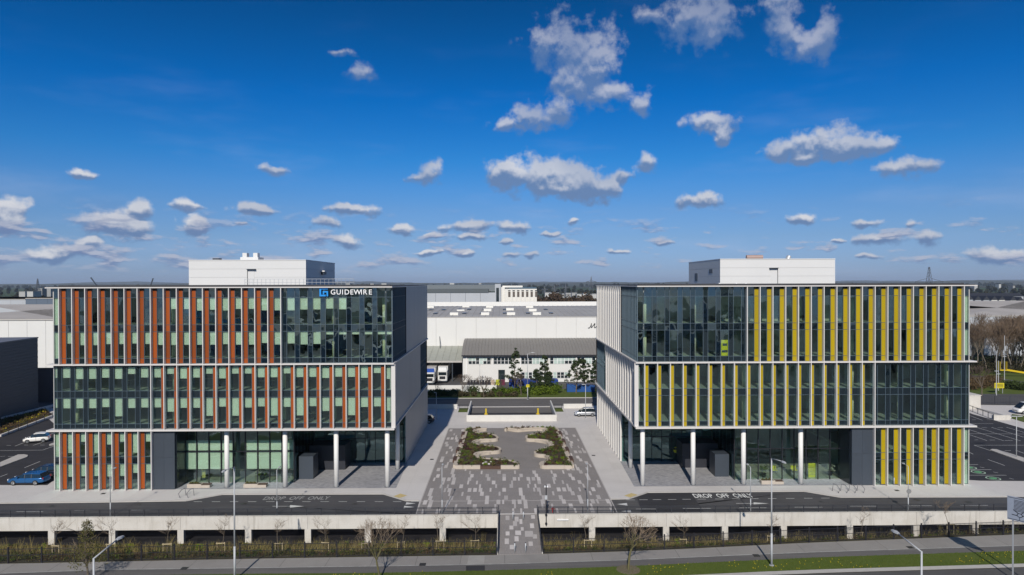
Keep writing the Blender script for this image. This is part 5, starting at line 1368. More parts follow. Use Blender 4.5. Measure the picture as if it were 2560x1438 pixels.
# houses at right
rh = random.Random(2)
SL = mat('dark slate roof', (.03, .033, .042), .6)
hd = [(2425, 745, 'first pale'), (2445, 746, 'second pale'), (2466, 746, 'third pale'), (2486, 746, 'white gabled'), (2505, 746, 'second white gabled'), (2533, 747, 'third white gabled'), (2552, 748, 'white flat fronted')]
for i, (px, yy, w) in enumerate(hd):
    D = 400 + i * 3; p = XP(px, yy, D); t_ = thing('house', '%s terraced house counted from the left, beyond the pale shed roof' % w, 'house', (p.x, D, -3), group='terraced houses beyond the shed')
    h = p.z + 3; Hh = h - 1.0; bx('wall', -1.8, 1.8, 0, 9, 0, Hh, HW if i > 2 else LGW, t_)
    m_ = MB(); m_.add([(-2, -.2, Hh), (2, -.2, Hh), (0, -.2, Hh + 2.4), (-2, 9, Hh), (2, 9, Hh), (0, 9, Hh + 2.4)], [(0, 1, 2), (3, 5, 4), (0, 2, 5, 3), (1, 4, 5, 2)]); m_.build('roof', SL, t_)
    bx('window', -.6, .6, -.05, -.01, Hh - 1.8, Hh - .7, DG, t_)
for i in range(5):
    px = 2440 + i * 26; D = 430 + i * 4; p = XP(px, 737, D); t_ = thing('house', 'dark roofed house in the row behind the white gables, number %s from the left' % ('one', 'two', 'three', 'four', 'five')[i], 'house', (p.x, D, -3), group='dark roofed houses behind')
    h = p.z + 2; bx('wall', -4, 4, 0, 8, 0, h, LGW, t_); m_ = MB(); m_.add([(-4.2, -.3, h), (4.2, -.3, h), (4.2, 4, h + 2), (-4.2, 4, h + 2), (4.2, 8.3, h), (-4.2, 8.3, h)], [(0, 1, 2, 3), (3, 2, 4, 5), (0, 3, 5), (1, 4, 2)]); m_.build('roof', SL, t_)

# pylons
def pylon(px, ytop, ybase, D, label, h=None):
    t = XP(px, ytop, D); H_ = t.z + 6; m_ = MB(); r = .10 * D / 400
    def w(z): f = z / H_; return H_ * (.105 * (1 - f) + .012) if f < .55 else H_ * (.058 - .05 * (f - .55) / .45)
    zs = [H_ * q for q in (0, .15, .29, .42, .53, .63, .73, .82, .9, 1)]
    for z0, z1 in zip(zs, zs[1:]):
        a_, b_ = w(z0), w(z1)
        c0 = [(-a_, -a_), (a_, -a_), (a_, a_), (-a_, a_)]; c1 = [(-b_, -b_), (b_, -b_), (b_, b_), (-b_, b_)]
        for i in range(4): m_.tube((*c0[i], z0), (*c1[i], z1), r, n=4, caps=False); m_.tube((*c0[i], z0), (*c1[(i + 1) % 4], z1), r * .7, n=4, caps=False); m_.tube((*c1[i], z1), (*c1[(i + 1) % 4], z1), r * .7, n=4, caps=False)
    t_ = thing('pylon', label, 'pylon', (t.x, D, -6)); m_.build('lattice_tower', mat('dark pylon steel', (.10, .11, .13), .6), t_)
    for z in (.63, .82) if D < 600 else (.7,):
        m_ = MB()
        for s_ in (-1, 1): m_.tube((s_ * w(H_ * z), 0, H_ * z), (s_ * H_ * (.30 if z < .8 else .12), 0, H_ * z), r * 1.3, n=4); m_.tube((s_ * w(H_ * z), 0, H_ * (z + .07)), (s_ * H_ * (.30 if z < .8 else .12), 0, H_ * z), r, n=4); m_.tube((s_ * H_ * .28, 0, H_ * z), (s_ * H_ * .28, 0, H_ * (z - .06)), r, n=4)
        m_.build('cross_arm', MATS['dark pylon steel'], t_)
pylon(2323, 668, 705, 620, 'large lattice pylon standing above the skyline behind the yellow block'); pylon(2515, 727, 760, 640, 'lattice pylon among the dark roofed houses at right')
for i, (px, yt) in enumerate(((1362, 716), (1386, 714), (1414, 712), (1478, 692))): pylon(px, yt, 735, 1500 + i * 120, 'small distant pylon, %s counted from the hotel' % ('first', 'second', 'third', 'fourth')[i])
pylon(94, 697, 712, 1200, 'faint mast like pylon on the skyline at far left')
for (px0, y0, px1, y1, w) in ((227, 694, 243, 712, 'left'), (383, 696, 376, 711, 'right')):
    a_, b_ = XP(px0, y0, 700), XP(px1, y1 + 4, 700); t_ = thing('crane', 'distant dark crane jib above the roof of the orange block, the %s one' % w, 'crane', (b_.x, 700, 0)); m_ = MB(); m_.bar((a_.x - b_.x, 0, a_.z), (0, 0, b_.z), .8, 1.0); m_.build('jib', CHAR, t_); m_ = MB(); m_.bar((0, 0, b_.z), (0, 0, -6), 1.2, 1.2); m_.build('mast', CHAR, t_)

# far white sheds scattered on the plain
FW = mat('far white shed', (.36, .36, .35), .7, rnd=.4); k = 0
spots = [(1370, 731, 1100), (1382, 733, 1050), (1395, 732, 1150), (1408, 734, 1000), (1421, 733, 1120), (1436, 732, 1180), (1448, 735, 980), (1462, 733, 1100), (1474, 736, 960), (1486, 735, 1000), (1130, 707, 3500), (1200, 707, 3300),
         (870, 708, 2500), (930, 709, 2400), (960, 708, 2600), (55, 729, 1150), (75, 728.5, 1100), (100, 721, 1500), (122, 722, 1450), (2440, 712, 2200), (2500, 710, 2600), (2535, 714, 2000)]
for px, py, D in spots:
    p = XP(px, py + 1, D); w = rh.uniform(1.5, 4.5) * D / 1000; t_ = tag(link('distant_shed', None, None, (p.x, D, -6)), 'tiny pale shed far out on the plain towards the horizon', 'shed', 'tiny pale sheds on the plain'); zt = p.z + 6
    bx('body', -w, w, 0, 20, 0, zt, FW, t_); bx('roof', -w, w, -.3, 20.2, zt + .01, zt + .7, FW, t_)

# ---- hills on the horizon
rh = random.Random(21)
def hills(D, hfun, m, depth):
    vs_ = []; fs_ = []; n_ = 260
    for i in range(n_ + 1):
        a__ = -1.05 + 2.1 * i / n_; x = math.tan(a__) * D; h = hfun(a__)
        vs_ += [(x, D - depth, -8), (x, D, h), (x * 1.1, D + depth * 2, -8)]
    for i in range(n_): fs_ += [(3 * i, 3 * i + 3, 3 * i + 4, 3 * i + 1), (3 * i + 1, 3 * i + 4, 3 * i + 5, 3 * i + 2)]
    return struct(link('hills', mesh('hills', vs_, fs_, m)))
from mathutils import noise as mn
HM = mat('far wooded hills', (.035, .045, .03), .95, var=1, vscale=.004, col2=(.07, .07, .045))
hills(13000, lambda a__: 25 + 60 * max(0, mn.noise((a__ * 7, 3, 0)) + .15) + 12 * mn.noise((a__ * 60, 0, 0)), HM, 2500)
hills(7000, lambda a__: 22 + 30 * max(0, mn.noise((a__ * 9, 9, 0)) + .1) + 6 * mn.noise((a__ * 90, 0, 4)), HM, 900)

# ================================================================== TREES AND PLANTS
def bare_tree(seed, H_, spread=.5, levels=4, r0=.09, clear=.3, upright=.6, n0=7, twig_r=.008, nb=4):
    """trunk mesh and twig mesh of a leafless tree, height H_, standing at the origin"""
    r_ = random.Random(seed); tr = MB(); tw = MB()
    def grow(p, d, L_, r, lv):
        q = p; n_ = 3 if lv else 5
        for i in range(n_):
            d = (d + Vector((r_.gauss(0, .10), r_.gauss(0, .10), r_.gauss(0, .05) + (.06 * upright if lv else 0)))).normalized()
            e = q + d * L_ / n_; ra = r * (1 - .5 * i / n_); rb = r * (1 - .5 * (i + 1) / n_)
            (tr if lv < 2 else tw).tube(q, e, max(ra, twig_r), max(rb, twig_r), n=6 if lv == 0 else 4 if lv == 1 else 3, caps=False)
            if lv < levels - 1 and (lv > 0 or q.z > H_ * clear * .9):
                for _ in range(nb if lv == 0 else 2 if lv < 3 else 1):
                    a__ = r_.uniform(0, 2 * PI); el = r_.uniform(.45, 1.0)
                    dd = (d * (upright * .9 + .25) + Vector((math.cos(a__), math.sin(a__), .15)) * el * spread * 1.6).normalized()
                    grow(q + (e - q) * r_.random(), dd, L_ * (.42 if lv == 0 else .55) * r_.uniform(.7, 1.15), rb * .5, lv + 1)
            q = e
    grow(Vector((0, 0, 0)), Vector((0, 0, 1)), H_, r0, 0)
    return tr, tw
def forked_tree(seed, H_, r0=.11, clear=.38, depth=6, ang=.5, twig_r=.007):
    r_ = random.Random(seed); tr = MB(); tw = MB()
    def seg(p, d, L_, ra, rb, m_, n_=3, k=5):
        for i in range(n_):
            d = (d + Vector((r_.gauss(0, .07), r_.gauss(0, .07), r_.gauss(0, .03)))).normalized(); e = p + d * L_ / n_
            m_.tube(p, e, ra + (rb - ra) * i / n_, ra + (rb - ra) * (i + 1) / n_, k, False); p = e
        return p, d
    def fork(p, d, L_, r, lv):
        if lv >= depth: return
        n_ = r_.choice((2, 3, 3)) if lv < 2 else 2; a0 = r_.uniform(0, 2 * PI)
        if lv == 0: n_ = 5
        for i in range(n_):
            a__ = a0 + i * 2 * PI / n_ + r_.gauss(0, .25); u = d.orthogonal().normalized(); v = d.cross(u)
            w = ang * r_.uniform(.55, 1.15) * (1.15 if lv == 0 else .9)
            dd = (d * math.cos(w) + (u * math.cos(a__) + v * math.sin(a__)) * math.sin(w) + Vector((0, 0, .12))).normalized()
            l2 = L_ * r_.uniform(.72, 1.05); rb = max(r * .62, twig_r)
            q, d2 = seg(p, dd, l2, max(r * .8, twig_r), rb, tr if lv < 2 else tw, 3 if lv < 4 else 2, 5 if lv < 2 else 3)
            if lv > 1:
                for _ in range(2):
                    z = p.lerp(q, r_.uniform(.3, .9)); s_ = (dd + Vector((r_.gauss(0, .5), r_.gauss(0, .5), .2))).normalized(); seg(z, s_, l2 * .55, twig_r, twig_r * .7, tw, 2, 3)
            fork(q, d2, L_ * .80, rb, lv + 1)
    q, d = seg(Vector((0, 0, 0)), Vector((0, 0, 1)), H_ * clear, r0, r0 * .75, tr, 5, 8)
    fork(q, d, H_ * (1 - clear) * .30, r0 * .62, 0)
    return tr, tw
_TM = {}
def forked_meshes(key, m1, m2, *a, **k):
    if key not in _TM:
        tr, tw = forked_tree(*a, **k); _TM[key] = (mesh('trunk', tr.v, tr.f, m1), mesh('twigs', tw.v, tw.f, m2))
    return _TM[key]
def tree_meshes(key, m1, m2, *a, **k):
    if key not in _TM:
        tr, tw = bare_tree(*a, **k); _TM[key] = (mesh('trunk', tr.v, tr.f, m1), mesh('twigs', tw.v, tw.f, m2))
    return _TM[key]
def put_tree(name, label, loc, rz, meshes, scale=1.0, group=None, cat='tree'):
    t_ = thing(name, label, cat, loc, rz, group); t_.scale = (scale,) * 3
    link('trunk', meshes[0], t_); link('crown', meshes[1], t_)
    return t_
STAKE = mat('pale timber stake', (.40, .33, .20), .8)
ORD = ['first from the left', 'second from the left', 'third from the left', 'fourth from the left', 'fifth from the left', 'sixth from the left', 'seventh from the left', 'eighth from the left', 'ninth from the left', 'tenth from the left']
SAP = [tree_meshes(('sap', i), BARK, TWIG, 40 + i, 2.9, spread=.6, levels=4, r0=.035, clear=.5, upright=.55, twig_r=.006, nb=2) for i in range(4)]
def bankz(x, y):
    fy = BANKTOP(x); y1 = 72.3
    return -.95 - (y - fy - .9) / (y1 - fy - .9) * 1.8
sap_l = (139, 277, 418, 552, 697, 813, 913, 1002, 1100, 1187); sap_r = (1470, 1708, 1927, 2149, 2376)
for grp_, lst, nm in ((0, sap_l, 'left'), (1, sap_r, 'right')):
    for i, px in enumerate(lst):
        Y = 70.2 + .4 * (i % 2); x = XP(px, 1360, Y).x; zb = bankz(x, Y) - .05
        h = 1.0 if not grp_ else .92
        t_ = put_tree('sapling', 'staked bare sapling on the bank %s of the foot ramp, %s' % (nm, ORD[i]), (x, Y, zb), i * 1.3, SAP[i % 4], h * random.uniform(.92, 1.05), 'young staked saplings along the bank')
        for dx in (-.38, .38): link('stake', box_mesh(.06, .06, 1.15, STAKE), t_, (dx, 0, .5))
        link('stake_rail', box_mesh(.9, .05, .09, STAKE), t_, (0, -.06, 1.0)); t_.rotation_euler.z = random.uniform(-.2, .2)
big1 = forked_meshes('big1', BARKG, TWIG, 77, 5.3, r0=.12, clear=.38, depth=6, ang=.62, twig_r=.008)
big2 = forked_meshes('big2', BARKG, TWIG, 83, 5.6, r0=.10, clear=.33, depth=6, ang=.48, twig_r=.007)
put_tree('bare_tree', 'leafless verge tree with spreading crown and greenish trunk, right of the foot ramp', (G(1572, 1427, -.8).x, 62.2, -.8), .4, big1, .98)
put_tree('bare_tree', 'leafless multi branched verge tree left of the foot ramp, near the bottom edge', (G(948, 1452, -.8).x, 60.4, -.8), 1.4, big2, .98)
# pale feathery evergreen on the verge at left
cm = tree_meshes('con', BARK, TWIG, 90, 4.4, spread=.4, levels=3, r0=.09, clear=.2, upright=.2, twig_r=.01, nb=3)
x = G(226, 1452, -.8).x; t_ = put_tree('young_conifer', 'young feathery olive green conifer on the verge at far left', (x, 60.3, -.8), 0, cm)
rs_ = random.Random(5); pts = []
for i in range(420):
    h = rs_.uniform(1.5, 5.5); r_ = (5.8 - h) * .36 + .12; a__ = rs_.uniform(0, 2 * PI); pts.append(((r_ * math.cos(a__) * rs_.random() ** .5, r_ * math.sin(a__) * rs_.random() ** .5, h), .20))
v_, f_ = leaf_cloud(pts, .08, 6, 1, rs_); link('foliage', mesh('leaves', v_, f_, LOLIVE), t_)
# mulch rings
for px, py, Y in ((1572, 1427, 62.2),): 
    x = G(px, py, -.8).x; b = MB(); b.tube((x, Y, -.79), (x, Y, -.765), 1.1, .9, 18); struct(b.build('mulch_ring', mat('dry mulch', (.16, .13, .085), .95, var=.6, vscale=5)))

# the planted bank: low scrub, tall stems, a few bright clumps
rs_ = random.Random(31)
def bank_pt(xa, xb):
    x = rs_.uniform(xa, xb); fy = BANKTOP(x) + .5; y = rs_.uniform(fy, 74.2); return x, y, (bankz(x, y) if y < 72.3 else -2.8)
for xa, xb, side in ((-62, -1.0, 'left'), (3.9, 62, 'right')):
    for m__, n_, sz, r_, nm in ((LOLIVE, 900, .10, .34, 'olive'), (LDARK, 420, .10, .32, 'dark green'), (LRUST, 800, .09, .30, 'russet'), (LGREEN, 200, .10, .26, 'fresh green')):
        pts = []
        for i in range(int(n_ * (xb - xa) / 60 * (.6 if side == 'right' else 1))):
            x, y, z = bank_pt(xa, xb)
            if mn.noise((x * .22, y * .4, len(nm))) > -.12: pts.append(((x, y, z + .10), r_ * rs_.uniform(.6, 1.3)))
        v_, f_ = leaf_cloud(pts, sz, 26, 1, rs_, .45); tag(link('bank_scrub', mesh('leaves', v_, f_, m__)), '%s scrub growing on the bank %s of the foot ramp' % (nm, side), 'scrub', kind='stuff')
    b = MB()
    for i in range(420):
        x, y, z = bank_pt(xa, xb); y = max(y, 70.5); z = bankz(x, y) if y < 72.3 else -2.8
        for _ in range(5):
            b.tube((x + rs_.gauss(0, .12), y, z), (x + rs_.gauss(0, .3), y + rs_.gauss(0, .1), z + rs_.uniform(.5, 1.25)), .012, .005, 3, False)
    tag(b.build('tall_stems', LSTRAW), 'straw coloured tall stems on the bank %s of the foot ramp' % side, 'grass', kind='stuff')
LIMEP = [(557 / 5.12, 870), (1675, 1338), (2105 / 4.655 + 450, 1348)]
for i, (px, py, w) in enumerate(((108, 1358, 'left of the first pier'), (325, 1352, 'left of the second pier'), (497, 1347, 'beside the third pier'), (905, 1348, 'before the sixth opening'), (1065, 1345, 'right of the sixth opening'), (1694, 1345, 'right of the first verge tree'), (1952, 1344, 'beside the tall verge lamp'))):
    Y = 71.2; p = XP(px, py, Y); z = bankz(p.x, Y); t_ = thing('yellow_bush', 'small yellow green flowering bush on the bank, %s' % w, 'bush', (p.x, Y, z), group=None)
    rs2 = random.Random(i); v_, f_ = leaf_cloud([((rs2.gauss(0, .16), rs2.gauss(0, .1), rs2.uniform(.2, .9)), .16) for _ in range(9)], .09, 26, 1, rs2); link('foliage', mesh('leaves', v_, f_, LLIME), t_)
    b = MB(); [b.tube((0, 0, 0), (rs2.gauss(0, .15), 0, .8), .01, .005, 3, False) for _ in range(5)]; b.build('stems', LSTRAW, t_)
# verge grass blades and dandelions
vs_ = []; fs_ = []
for i in range(26000):
    x = rs_.uniform(-50, 62); y0_, y1_ = interp(GRASSBOT, x), interp(GRASSTOP, x); y = rs_.uniform(max(y0_, 52), y1_)
    if y < 56: continue
    h = rs_.uniform(.04, .13); w = .018; a__ = rs_.uniform(0, PI); c_, s_ = math.cos(a__) * w, math.sin(a__) * w; lx, ly = rs_.gauss(0, .04), rs_.gauss(0, .04); n0 = len(vs_)
    vs_ += [(x - c_, y - s_, -.79), (x + c_, y + s_, -.79), (x + lx, y + ly, -.79 + h)]; fs_.append((n0, n0 + 1, n0 + 2))
tag(link('verge_grass', mesh('grass', vs_, fs_, leaf_mat('grass blades', (.085, .13, .018), (.11, .15, .03), .6))), 'short green grass blades on the roadside verge', 'grass', kind='stuff')
vs_ = []; fs_ = []
for i in range(420):
    x = rs_.uniform(-20, 62); y0_, y1_ = interp(GRASSBOT, x), interp(GRASSTOP, x); y = rs_.uniform(y0_, y1_)
    if mn.noise((x * .15, y * .3, 2)) < .02: continue
    n0 = len(vs_); r = .035; vs_ += [(x - r, y - r, -.70), (x + r, y - r, -.70), (x + r, y + r, -.69), (x - r, y + r, -.69), (x, y, -.79)]; fs_ += [(n0, n0 + 1, n0 + 2, n0 + 3), (n0, n0 + 4, n0 + 1), (n0 + 2, n0 + 4, n0 + 3)]
tag(link('dandelions', mesh('flowers', vs_, fs_, LYEL)), 'yellow dandelions dotted over the verge grass', 'flowers', kind='stuff')

# hedge and shrubs along the rear verge
rs_ = random.Random(14)
def shrub_row(name, label, pix, r_, m__, n_, size=.26, kind=None, z0=.1, per=120):
    pts = []
    for (px, py) in pix:
        p = G(px, py)
        for k in range(n_): pts.append(((p.x + rs_.gauss(0, r_ * .8), p.y + rs_.gauss(0, r_ * .5), z0 + r_ * rs_.uniform(.2, 1.0)), r_ * rs_.uniform(.5, .8)))
    v_, f_ = leaf_cloud(pts, size, per, 1, rs_, .8); o = link(name, mesh('leaves', v_, f_, m__)); tag(o, label, 'hedge' if 'hedge' in name else 'shrub', kind=kind)
shrub_row('hedge', 'long lime tipped green hedge across the rear verge behind the car ramp', [(1240 + 13 * i, 987 + 2 * math.sin(i)) for i in range(13)], 1.25, leaf_mat('bright hedge leaves', (.12, .17, .012), (.05, .09, .012), .35), 3)
shrub_row('hedge', 'tall rounded bright green end of the hedge beneath the pines', [(1335, 979), (1350, 978), (1365, 978), (1380, 979), (1392, 983)], 1.5, MATS['bright hedge leaves'], 4)
shrub_row('hedge', 'dark clipped hedge in front of the low white yard wall', [(1066 + 9 * i, 991) for i in range(9)], 1.1, LDARK, 3)
shrub_row('low_shrubs', 'dull brown green low shrubs on the rear verge', [(1150 + 16 * i, 993) for i in range(9)], .9, leaf_mat('dull shrub leaves', (.06, .06, .025), (.09, .07, .04)), 3)
shrub_row('round_shrub', 'dark round evergreen bush beside the white yard wall', [(1187, 985)], 1.7, LDARK, 5)
# pines on the rear verge
PINE = leaf_mat('pine needles', (.028, .048, .020), (.055, .075, .028), .8)
def pine(px, ytop, ybase, Y, seed, label, lean=.0, w=1.0):
    base = XP(px, ybase, Y); base.z = .1; top = XP(px, ytop, Y).z; H_ = top - .1; r_ = random.Random(seed)
    t_ = thing('pine_tree', label, 'tree', base, seed); b = MB(); q = Vector((0, 0, 0)); path = [q]
    for i in range(6): q = Vector((lean * (i + 1) / 6 + r_.gauss(0, .08), r_.gauss(0, .08), H_ * (i + 1) / 6.2)); path.append(q)
    for i, (a_, b_) in enumerate(zip(path, path[1:])): b.tube(a_, b_, .16 * (1 - i / 7), .16 * (1 - (i + 1) / 7), 7, False)
    pads = []
    for i in range(46):
        h = r_.uniform(.30, .99); a__ = r_.uniform(0, 2 * PI); R_ = (1.02 - h) ** .65 * 2.6 * w * r_.uniform(.35, 1.0) + .1
        c_ = Vector((lean * h + math.cos(a__) * R_, math.sin(a__) * R_, H_ * h + R_ * .12)); b.tube((lean * h, 0, H_ * h - R_ * .25), c_, .04, .015, 4, False); pads.append((c_, r_.uniform(.35, .62) * (1.1 - .4 * h)))
    b.build('trunk', BARK, t_); v_, f_ = leaf_cloud(pads, .17, 95, 1, r_, .55); link('crown', mesh('leaves', v_, f_, PINE), t_)
pine(1287, 871, 985, 158, 1, 'tallest dark pine behind the car ramp, before the white office wing'); pine(1363, 889, 978, 160, 2, 'slender pine right of the tallest one', .2, .8)
pine(1440, 896, 985, 156, 3, 'broad leaning pine left of the yellow block corner', -.5, 1.25); pine(1462, 898, 984, 158, 4, 'pine crown touching the broad leaning one on its right', .3, 1.0); pine(1495, 890, 985, 157, 5, 'pine half hidden by the corner of the yellow block', 0, 1.2)
pine(1341, 925, 984, 157, 6, 'small sparse pine between two taller ones', 0, .7); pine(1372, 930, 982, 159, 7, 'small sparse pine close beside the slender pine', .1, .6)
med = [forked_meshes(('med', i), BARK, mat('dark brown twigs', (.085, .06, .045), .9), 60 + i, 5.0, r0=.09, clear=.28, depth=5, ang=.6, twig_r=.014) for i in range(2)]
for i, (px, py, w) in enumerate(((1155, 992, 'left of the dark round bush'), (1210, 996, 'before the white wall end'), (1303, 990, 'beside the dark blue container'), (1090, 990, 'before the lorries'), (1248, 990, 'before the glazed door of the office wing'))):
    p = G(px, py); put_tree('bare_tree', 'small leafless tree on the rear verge, %s' % w, (p.x, p.y, .1), i, med[i % 2], 1.1 if i < 3 else .8)
# lamp and yellow notice on the rear verge, shorter lamps in the yard
p = G(1319, 1000); lamp('street_lamp', 'tall thin lamp on the rear verge carrying a small yellow notice', (p.x, p.y, .1), 10.0, (.9, 0), .1)
q = XP(1319.5, 965, p.y - .2); yn = thing('notice', 'small yellow notice on the rear verge lamp', 'sign', (q.x, p.y - .14, q.z)); YS = mat('yellow sign face', (.62, .52, .02), .5); bx('panel', -.35, .35, -.03, 0, -.3, .3, YS, yn); bx('print_line', -.22, .22, -.036, -.031, .0, .06, BLACKM, yn)
p = G(1195, 970); lamp('yard_lamp', 'short lamp with round head in the warehouse yard', (XP(1199.5, 940, 170).x, 170, .05), 5.0, (.01, -.4), .07)

# ---- right hand side: bare woodland, roads, signs, poles, lift, wall and van
struct(sheet('side_road', [(G(2418, 1012).x, G(2418, 1012).y), (G(2700, 1012).x, G(2700, 1016).y), (G(2700, 988).x, G(2700, 988).y), (G(2418, 986).x, G(2418, 986).y)], .125, ASPHL))
struct(sheet('side_road', pg([(2418, 938), (2480, 944), (2560, 956), (2640, 966), (2640, 975), (2560, 962), (2480, 950), (2418, 943)]), .125, ASPHL))
struct(sheet('rear_verge', [(XP(2400, 900, 162).x, 151.0), (240, 151.0), (240, 226), (XP(2380, 900, 226).x, 226)], .118, GRASS))
wood = [forked_meshes(('wood', i), mat('pale birch bark', (.20, .17, .13), .9, var=.6, vscale=2, col2=(.10, .08, .06)), mat('brown twig haze', (.17, .12, .08), .9, rnd=.2), 110 + i, 13, r0=.17, clear=.34, depth=6, ang=.36, twig_r=.018) for i in range(4)]
rs_ = random.Random(17)
for i in range(44):
    px = 2424 + rs_.uniform(0, 200); Y = rs_.uniform(184, 222); p = XP(px, 900, Y)
    put_tree('bare_tree', 'tall leafless pale trunked tree in the brown wood behind the yellow block', (p.x, Y, .1), rs_.uniform(0, 6), wood[i % 4], rs_.uniform(.75, 1.2), 'tall bare trees in the wood at right')
pts = []
for i in range(170): px = 2418 + rs_.uniform(0, 230); Y = rs_.uniform(185, 215); p = XP(px, 900, Y); pts.append(((p.x, Y, rs_.uniform(.4, 2.4)), 1.2))
v_, f_ = leaf_cloud(pts, .3, 60, 1, rs_); tag(link('undergrowth', mesh('leaves', v_, f_, leaf_mat('dark undergrowth', (.03, .035, .015), (.06, .045, .025)))), 'dark tangled undergrowth at the foot of the brown wood', 'undergrowth', kind='stuff')
pts = []
for i in range(110): px = 2418 + rs_.uniform(0, 90); Y = rs_.uniform(158, 172); p = XP(px, 900, Y); pts.append(((p.x, Y, rs_.uniform(.2, 1.6)), .9))
v_, f_ = leaf_cloud(pts, .2, 60, 1, rs_); tag(link('brown_scrub', mesh('leaves', v_, f_, LRUST)), 'brown leafless scrub beside the yellow direction sign', 'scrub', kind='stuff')
shrub_row('hedge', 'long dark green hedge mound behind the yellow direction sign', [(2515 + i * 9, 972 + i * .8) for i in range(9)], 1.4, LDARK, 4)
p = G(2455, 992); put_tree('bare_tree', 'low leafless tree on the verge beside the yellow block corner', (p.x, p.y, .1), 1, med[0], 1.5)
for px, yt, yb, w in ((2491, 880, 990, 'thin pole with a small bracket, left of the tallest white pole'), (2496, 903, 978, 'short lamp pole behind the yellow sign'), (2511, 840, 958, 'tallest white pole with a cross bracket')):
    p = G(px, yb); H_ = XP(px, yt, p.y).z; t_ = thing('pole', w, 'pole', (p.x, p.y, .1)); m_ = MB(); m_.tube((0, 0, 0), (0, 0, H_), .09, .06, 8); m_.build('mast', LAMPW, t_); bx('bracket', -.45, .45, -.05, .05, H_ * .55, H_ * .55 + .12, LAMPW, t_)
p = G(2498, 985); t_ = thing('direction_sign', 'yellow direction sign board with dark lines on two posts, right of the yellow block', 'sign', (p.x, p.y, .1)); bx('board', -1.1, 1.1, -.05, 0, 1.2, 2.4, YS, t_)
for z in (1.45, 1.75, 2.05): bx('text_line', -.9, .9, -.06, -.052, z, z + .12, BLACKM, t_)
for x in (-.8, .8): bx('post', x - .05, x + .05, .005, .1, 0, 2.4, GALV, t_)
YL = mat('yellow lift paint', (.60, .42, .01), .5); q = XP(2505, 915, 180); t_ = thing('boom_lift', 'yellow boom lift with its basket among the bare trees', 'boom lift', (q.x, 180, 0))
bx('basket', -.9, .9, -.6, .6, q.z - 1.2, q.z - 1.0, YL, t_)
for x in (-.9, .85): bx('basket_rail', x, x + .08, -.6, .6, q.z - 1.0, q.z + 1.2, YL, t_)
m_ = MB(); m_.bar((.9, 0, q.z - 1.0), (9.5, 0, q.z - 2.4), .35, .45); m_.build('boom', YL, t_); bx('chassis', 8, 12, -1.2, 1.2, .5, 1.6, YL, t_)
for x in (8.6, 11.4): m_ = MB(); m_.tube((x, -1.35, .5), (x, -.9, .5), .5, n=14); m_.build('wheel', RUBBER, t_)
# ramp head wall, low walls and fence by the right car park
a_, b_ = G(2400, 1022), G(2449, 1021); rwb = thing('ramp_head_wall', 'pale blank ramp head wall beside the yellow block corner', 'wall', (0, 0, 0)); bx('wall', a_.x, b_.x, a_.y, a_.y + .4, 0, 2.6, CONC, rwb); bx('cap', a_.x, b_.x + .1, a_.y - .1, a_.y + 6, 2.603, 2.75, CONC, rwb)
a_, b_ = G(2484, 1050), G(2527, 1050); tag(bx('end_wall', a_.x, b_.x, a_.y, a_.y + .5, 0, .85, CONC), 'short pale end wall of the sunken ramp in the right car park', 'wall')
wallline((2442, 1023), (2527, 1046), .35, .25, 'long pale kerb wall running down to the end wall at right')
railing('railing', 'dark railing along the sunken ramp in the right car park', [(G(2420, 1025).x, G(2420, 1025).y, .0), (G(2484, 1050).x, G(2484, 1050).y, .0)], 1.1, 2.2, bars=0)
railing('road_fence', 'tall thin dark fence between the right car park and the side road', [(G(2449, 1013).x, G(2449, 1013).y, .1), (G(2640, 1015).x, G(2640, 1015).y, .1)], 1.9, 3.2, 'fence', bars=.3)
struct(sheet('grass_slope', pg([(2527, 1046), (2640, 1080), (2640, 1046), (2560, 1040), (2530, 1036)]), .05, GRASS, .05))

# ---- grey road sign at the right edge, seen obliquely
A_ = XP(2518.5, 1268, 60.0); t_ = thing('road_sign', 'large grey blue road sign with roundabout map, cut by the right edge', 'sign', (A_.x, 60.0, 0), -.98)
SGN = mat('grey blue sign face', (.30, .34, .42), .5, var=.3, vscale=1.0); zt, zb = XP(2518.5, 1238.5, 60).z, XP(2518.5, 1297, 60).z
bx('panel', 0, 2.4, -.03, .03, zb, zt, SGN, t_); bx('border', .05, 2.35, -.038, -.032, zt - .12, zt - .08, BLACKM, t_); bx('border', .05, 2.35, -.038, -.032, zb + .08, zb + .12, BLACKM, t_)
for i in range(9): bx('text_line', .5 + .0 * i, .5 + (1.7, 1.5, 1.8, 1.3, 1.6, 1.2, 1.5, 1.1, 1.4)[i], -.038, -.032, zt - .3 - i * .115, zt - .255 - i * .115, BLACKM, t_)
m_ = MB(); n_ = 16
for i in range(n_): a0, a1 = 2 * PI * i / n_, 2 * PI * (i + 1) / n_; m_.bar((1.7 + .2 * math.cos(a0), -.036, zb + .55 + .16 * math.sin(a0)), (1.7 + .2 * math.cos(a1), -.036, zb + .55 + .16 * math.sin(a1)), .008, .05)
for (x0, z0, x1, z1) in ((1.7, .4, 1.7, .15), (1.9, .55, 2.3, .6), (1.6, .7, 1.2, .95), (1.5, .5, 1.1, .5), (1.8, .7, 2.0, .9)): m_.bar((x0, -.036, zb + z0), (x1, -.036, zb + z1), .008, .06)
m_.build('roundabout_map', BLACKM, t_).location.x = -.75
for x in (.4, 2.0): bx('post', x - .05, x + .05, .032, .13, -.9, zt - .1, GALV, t_)

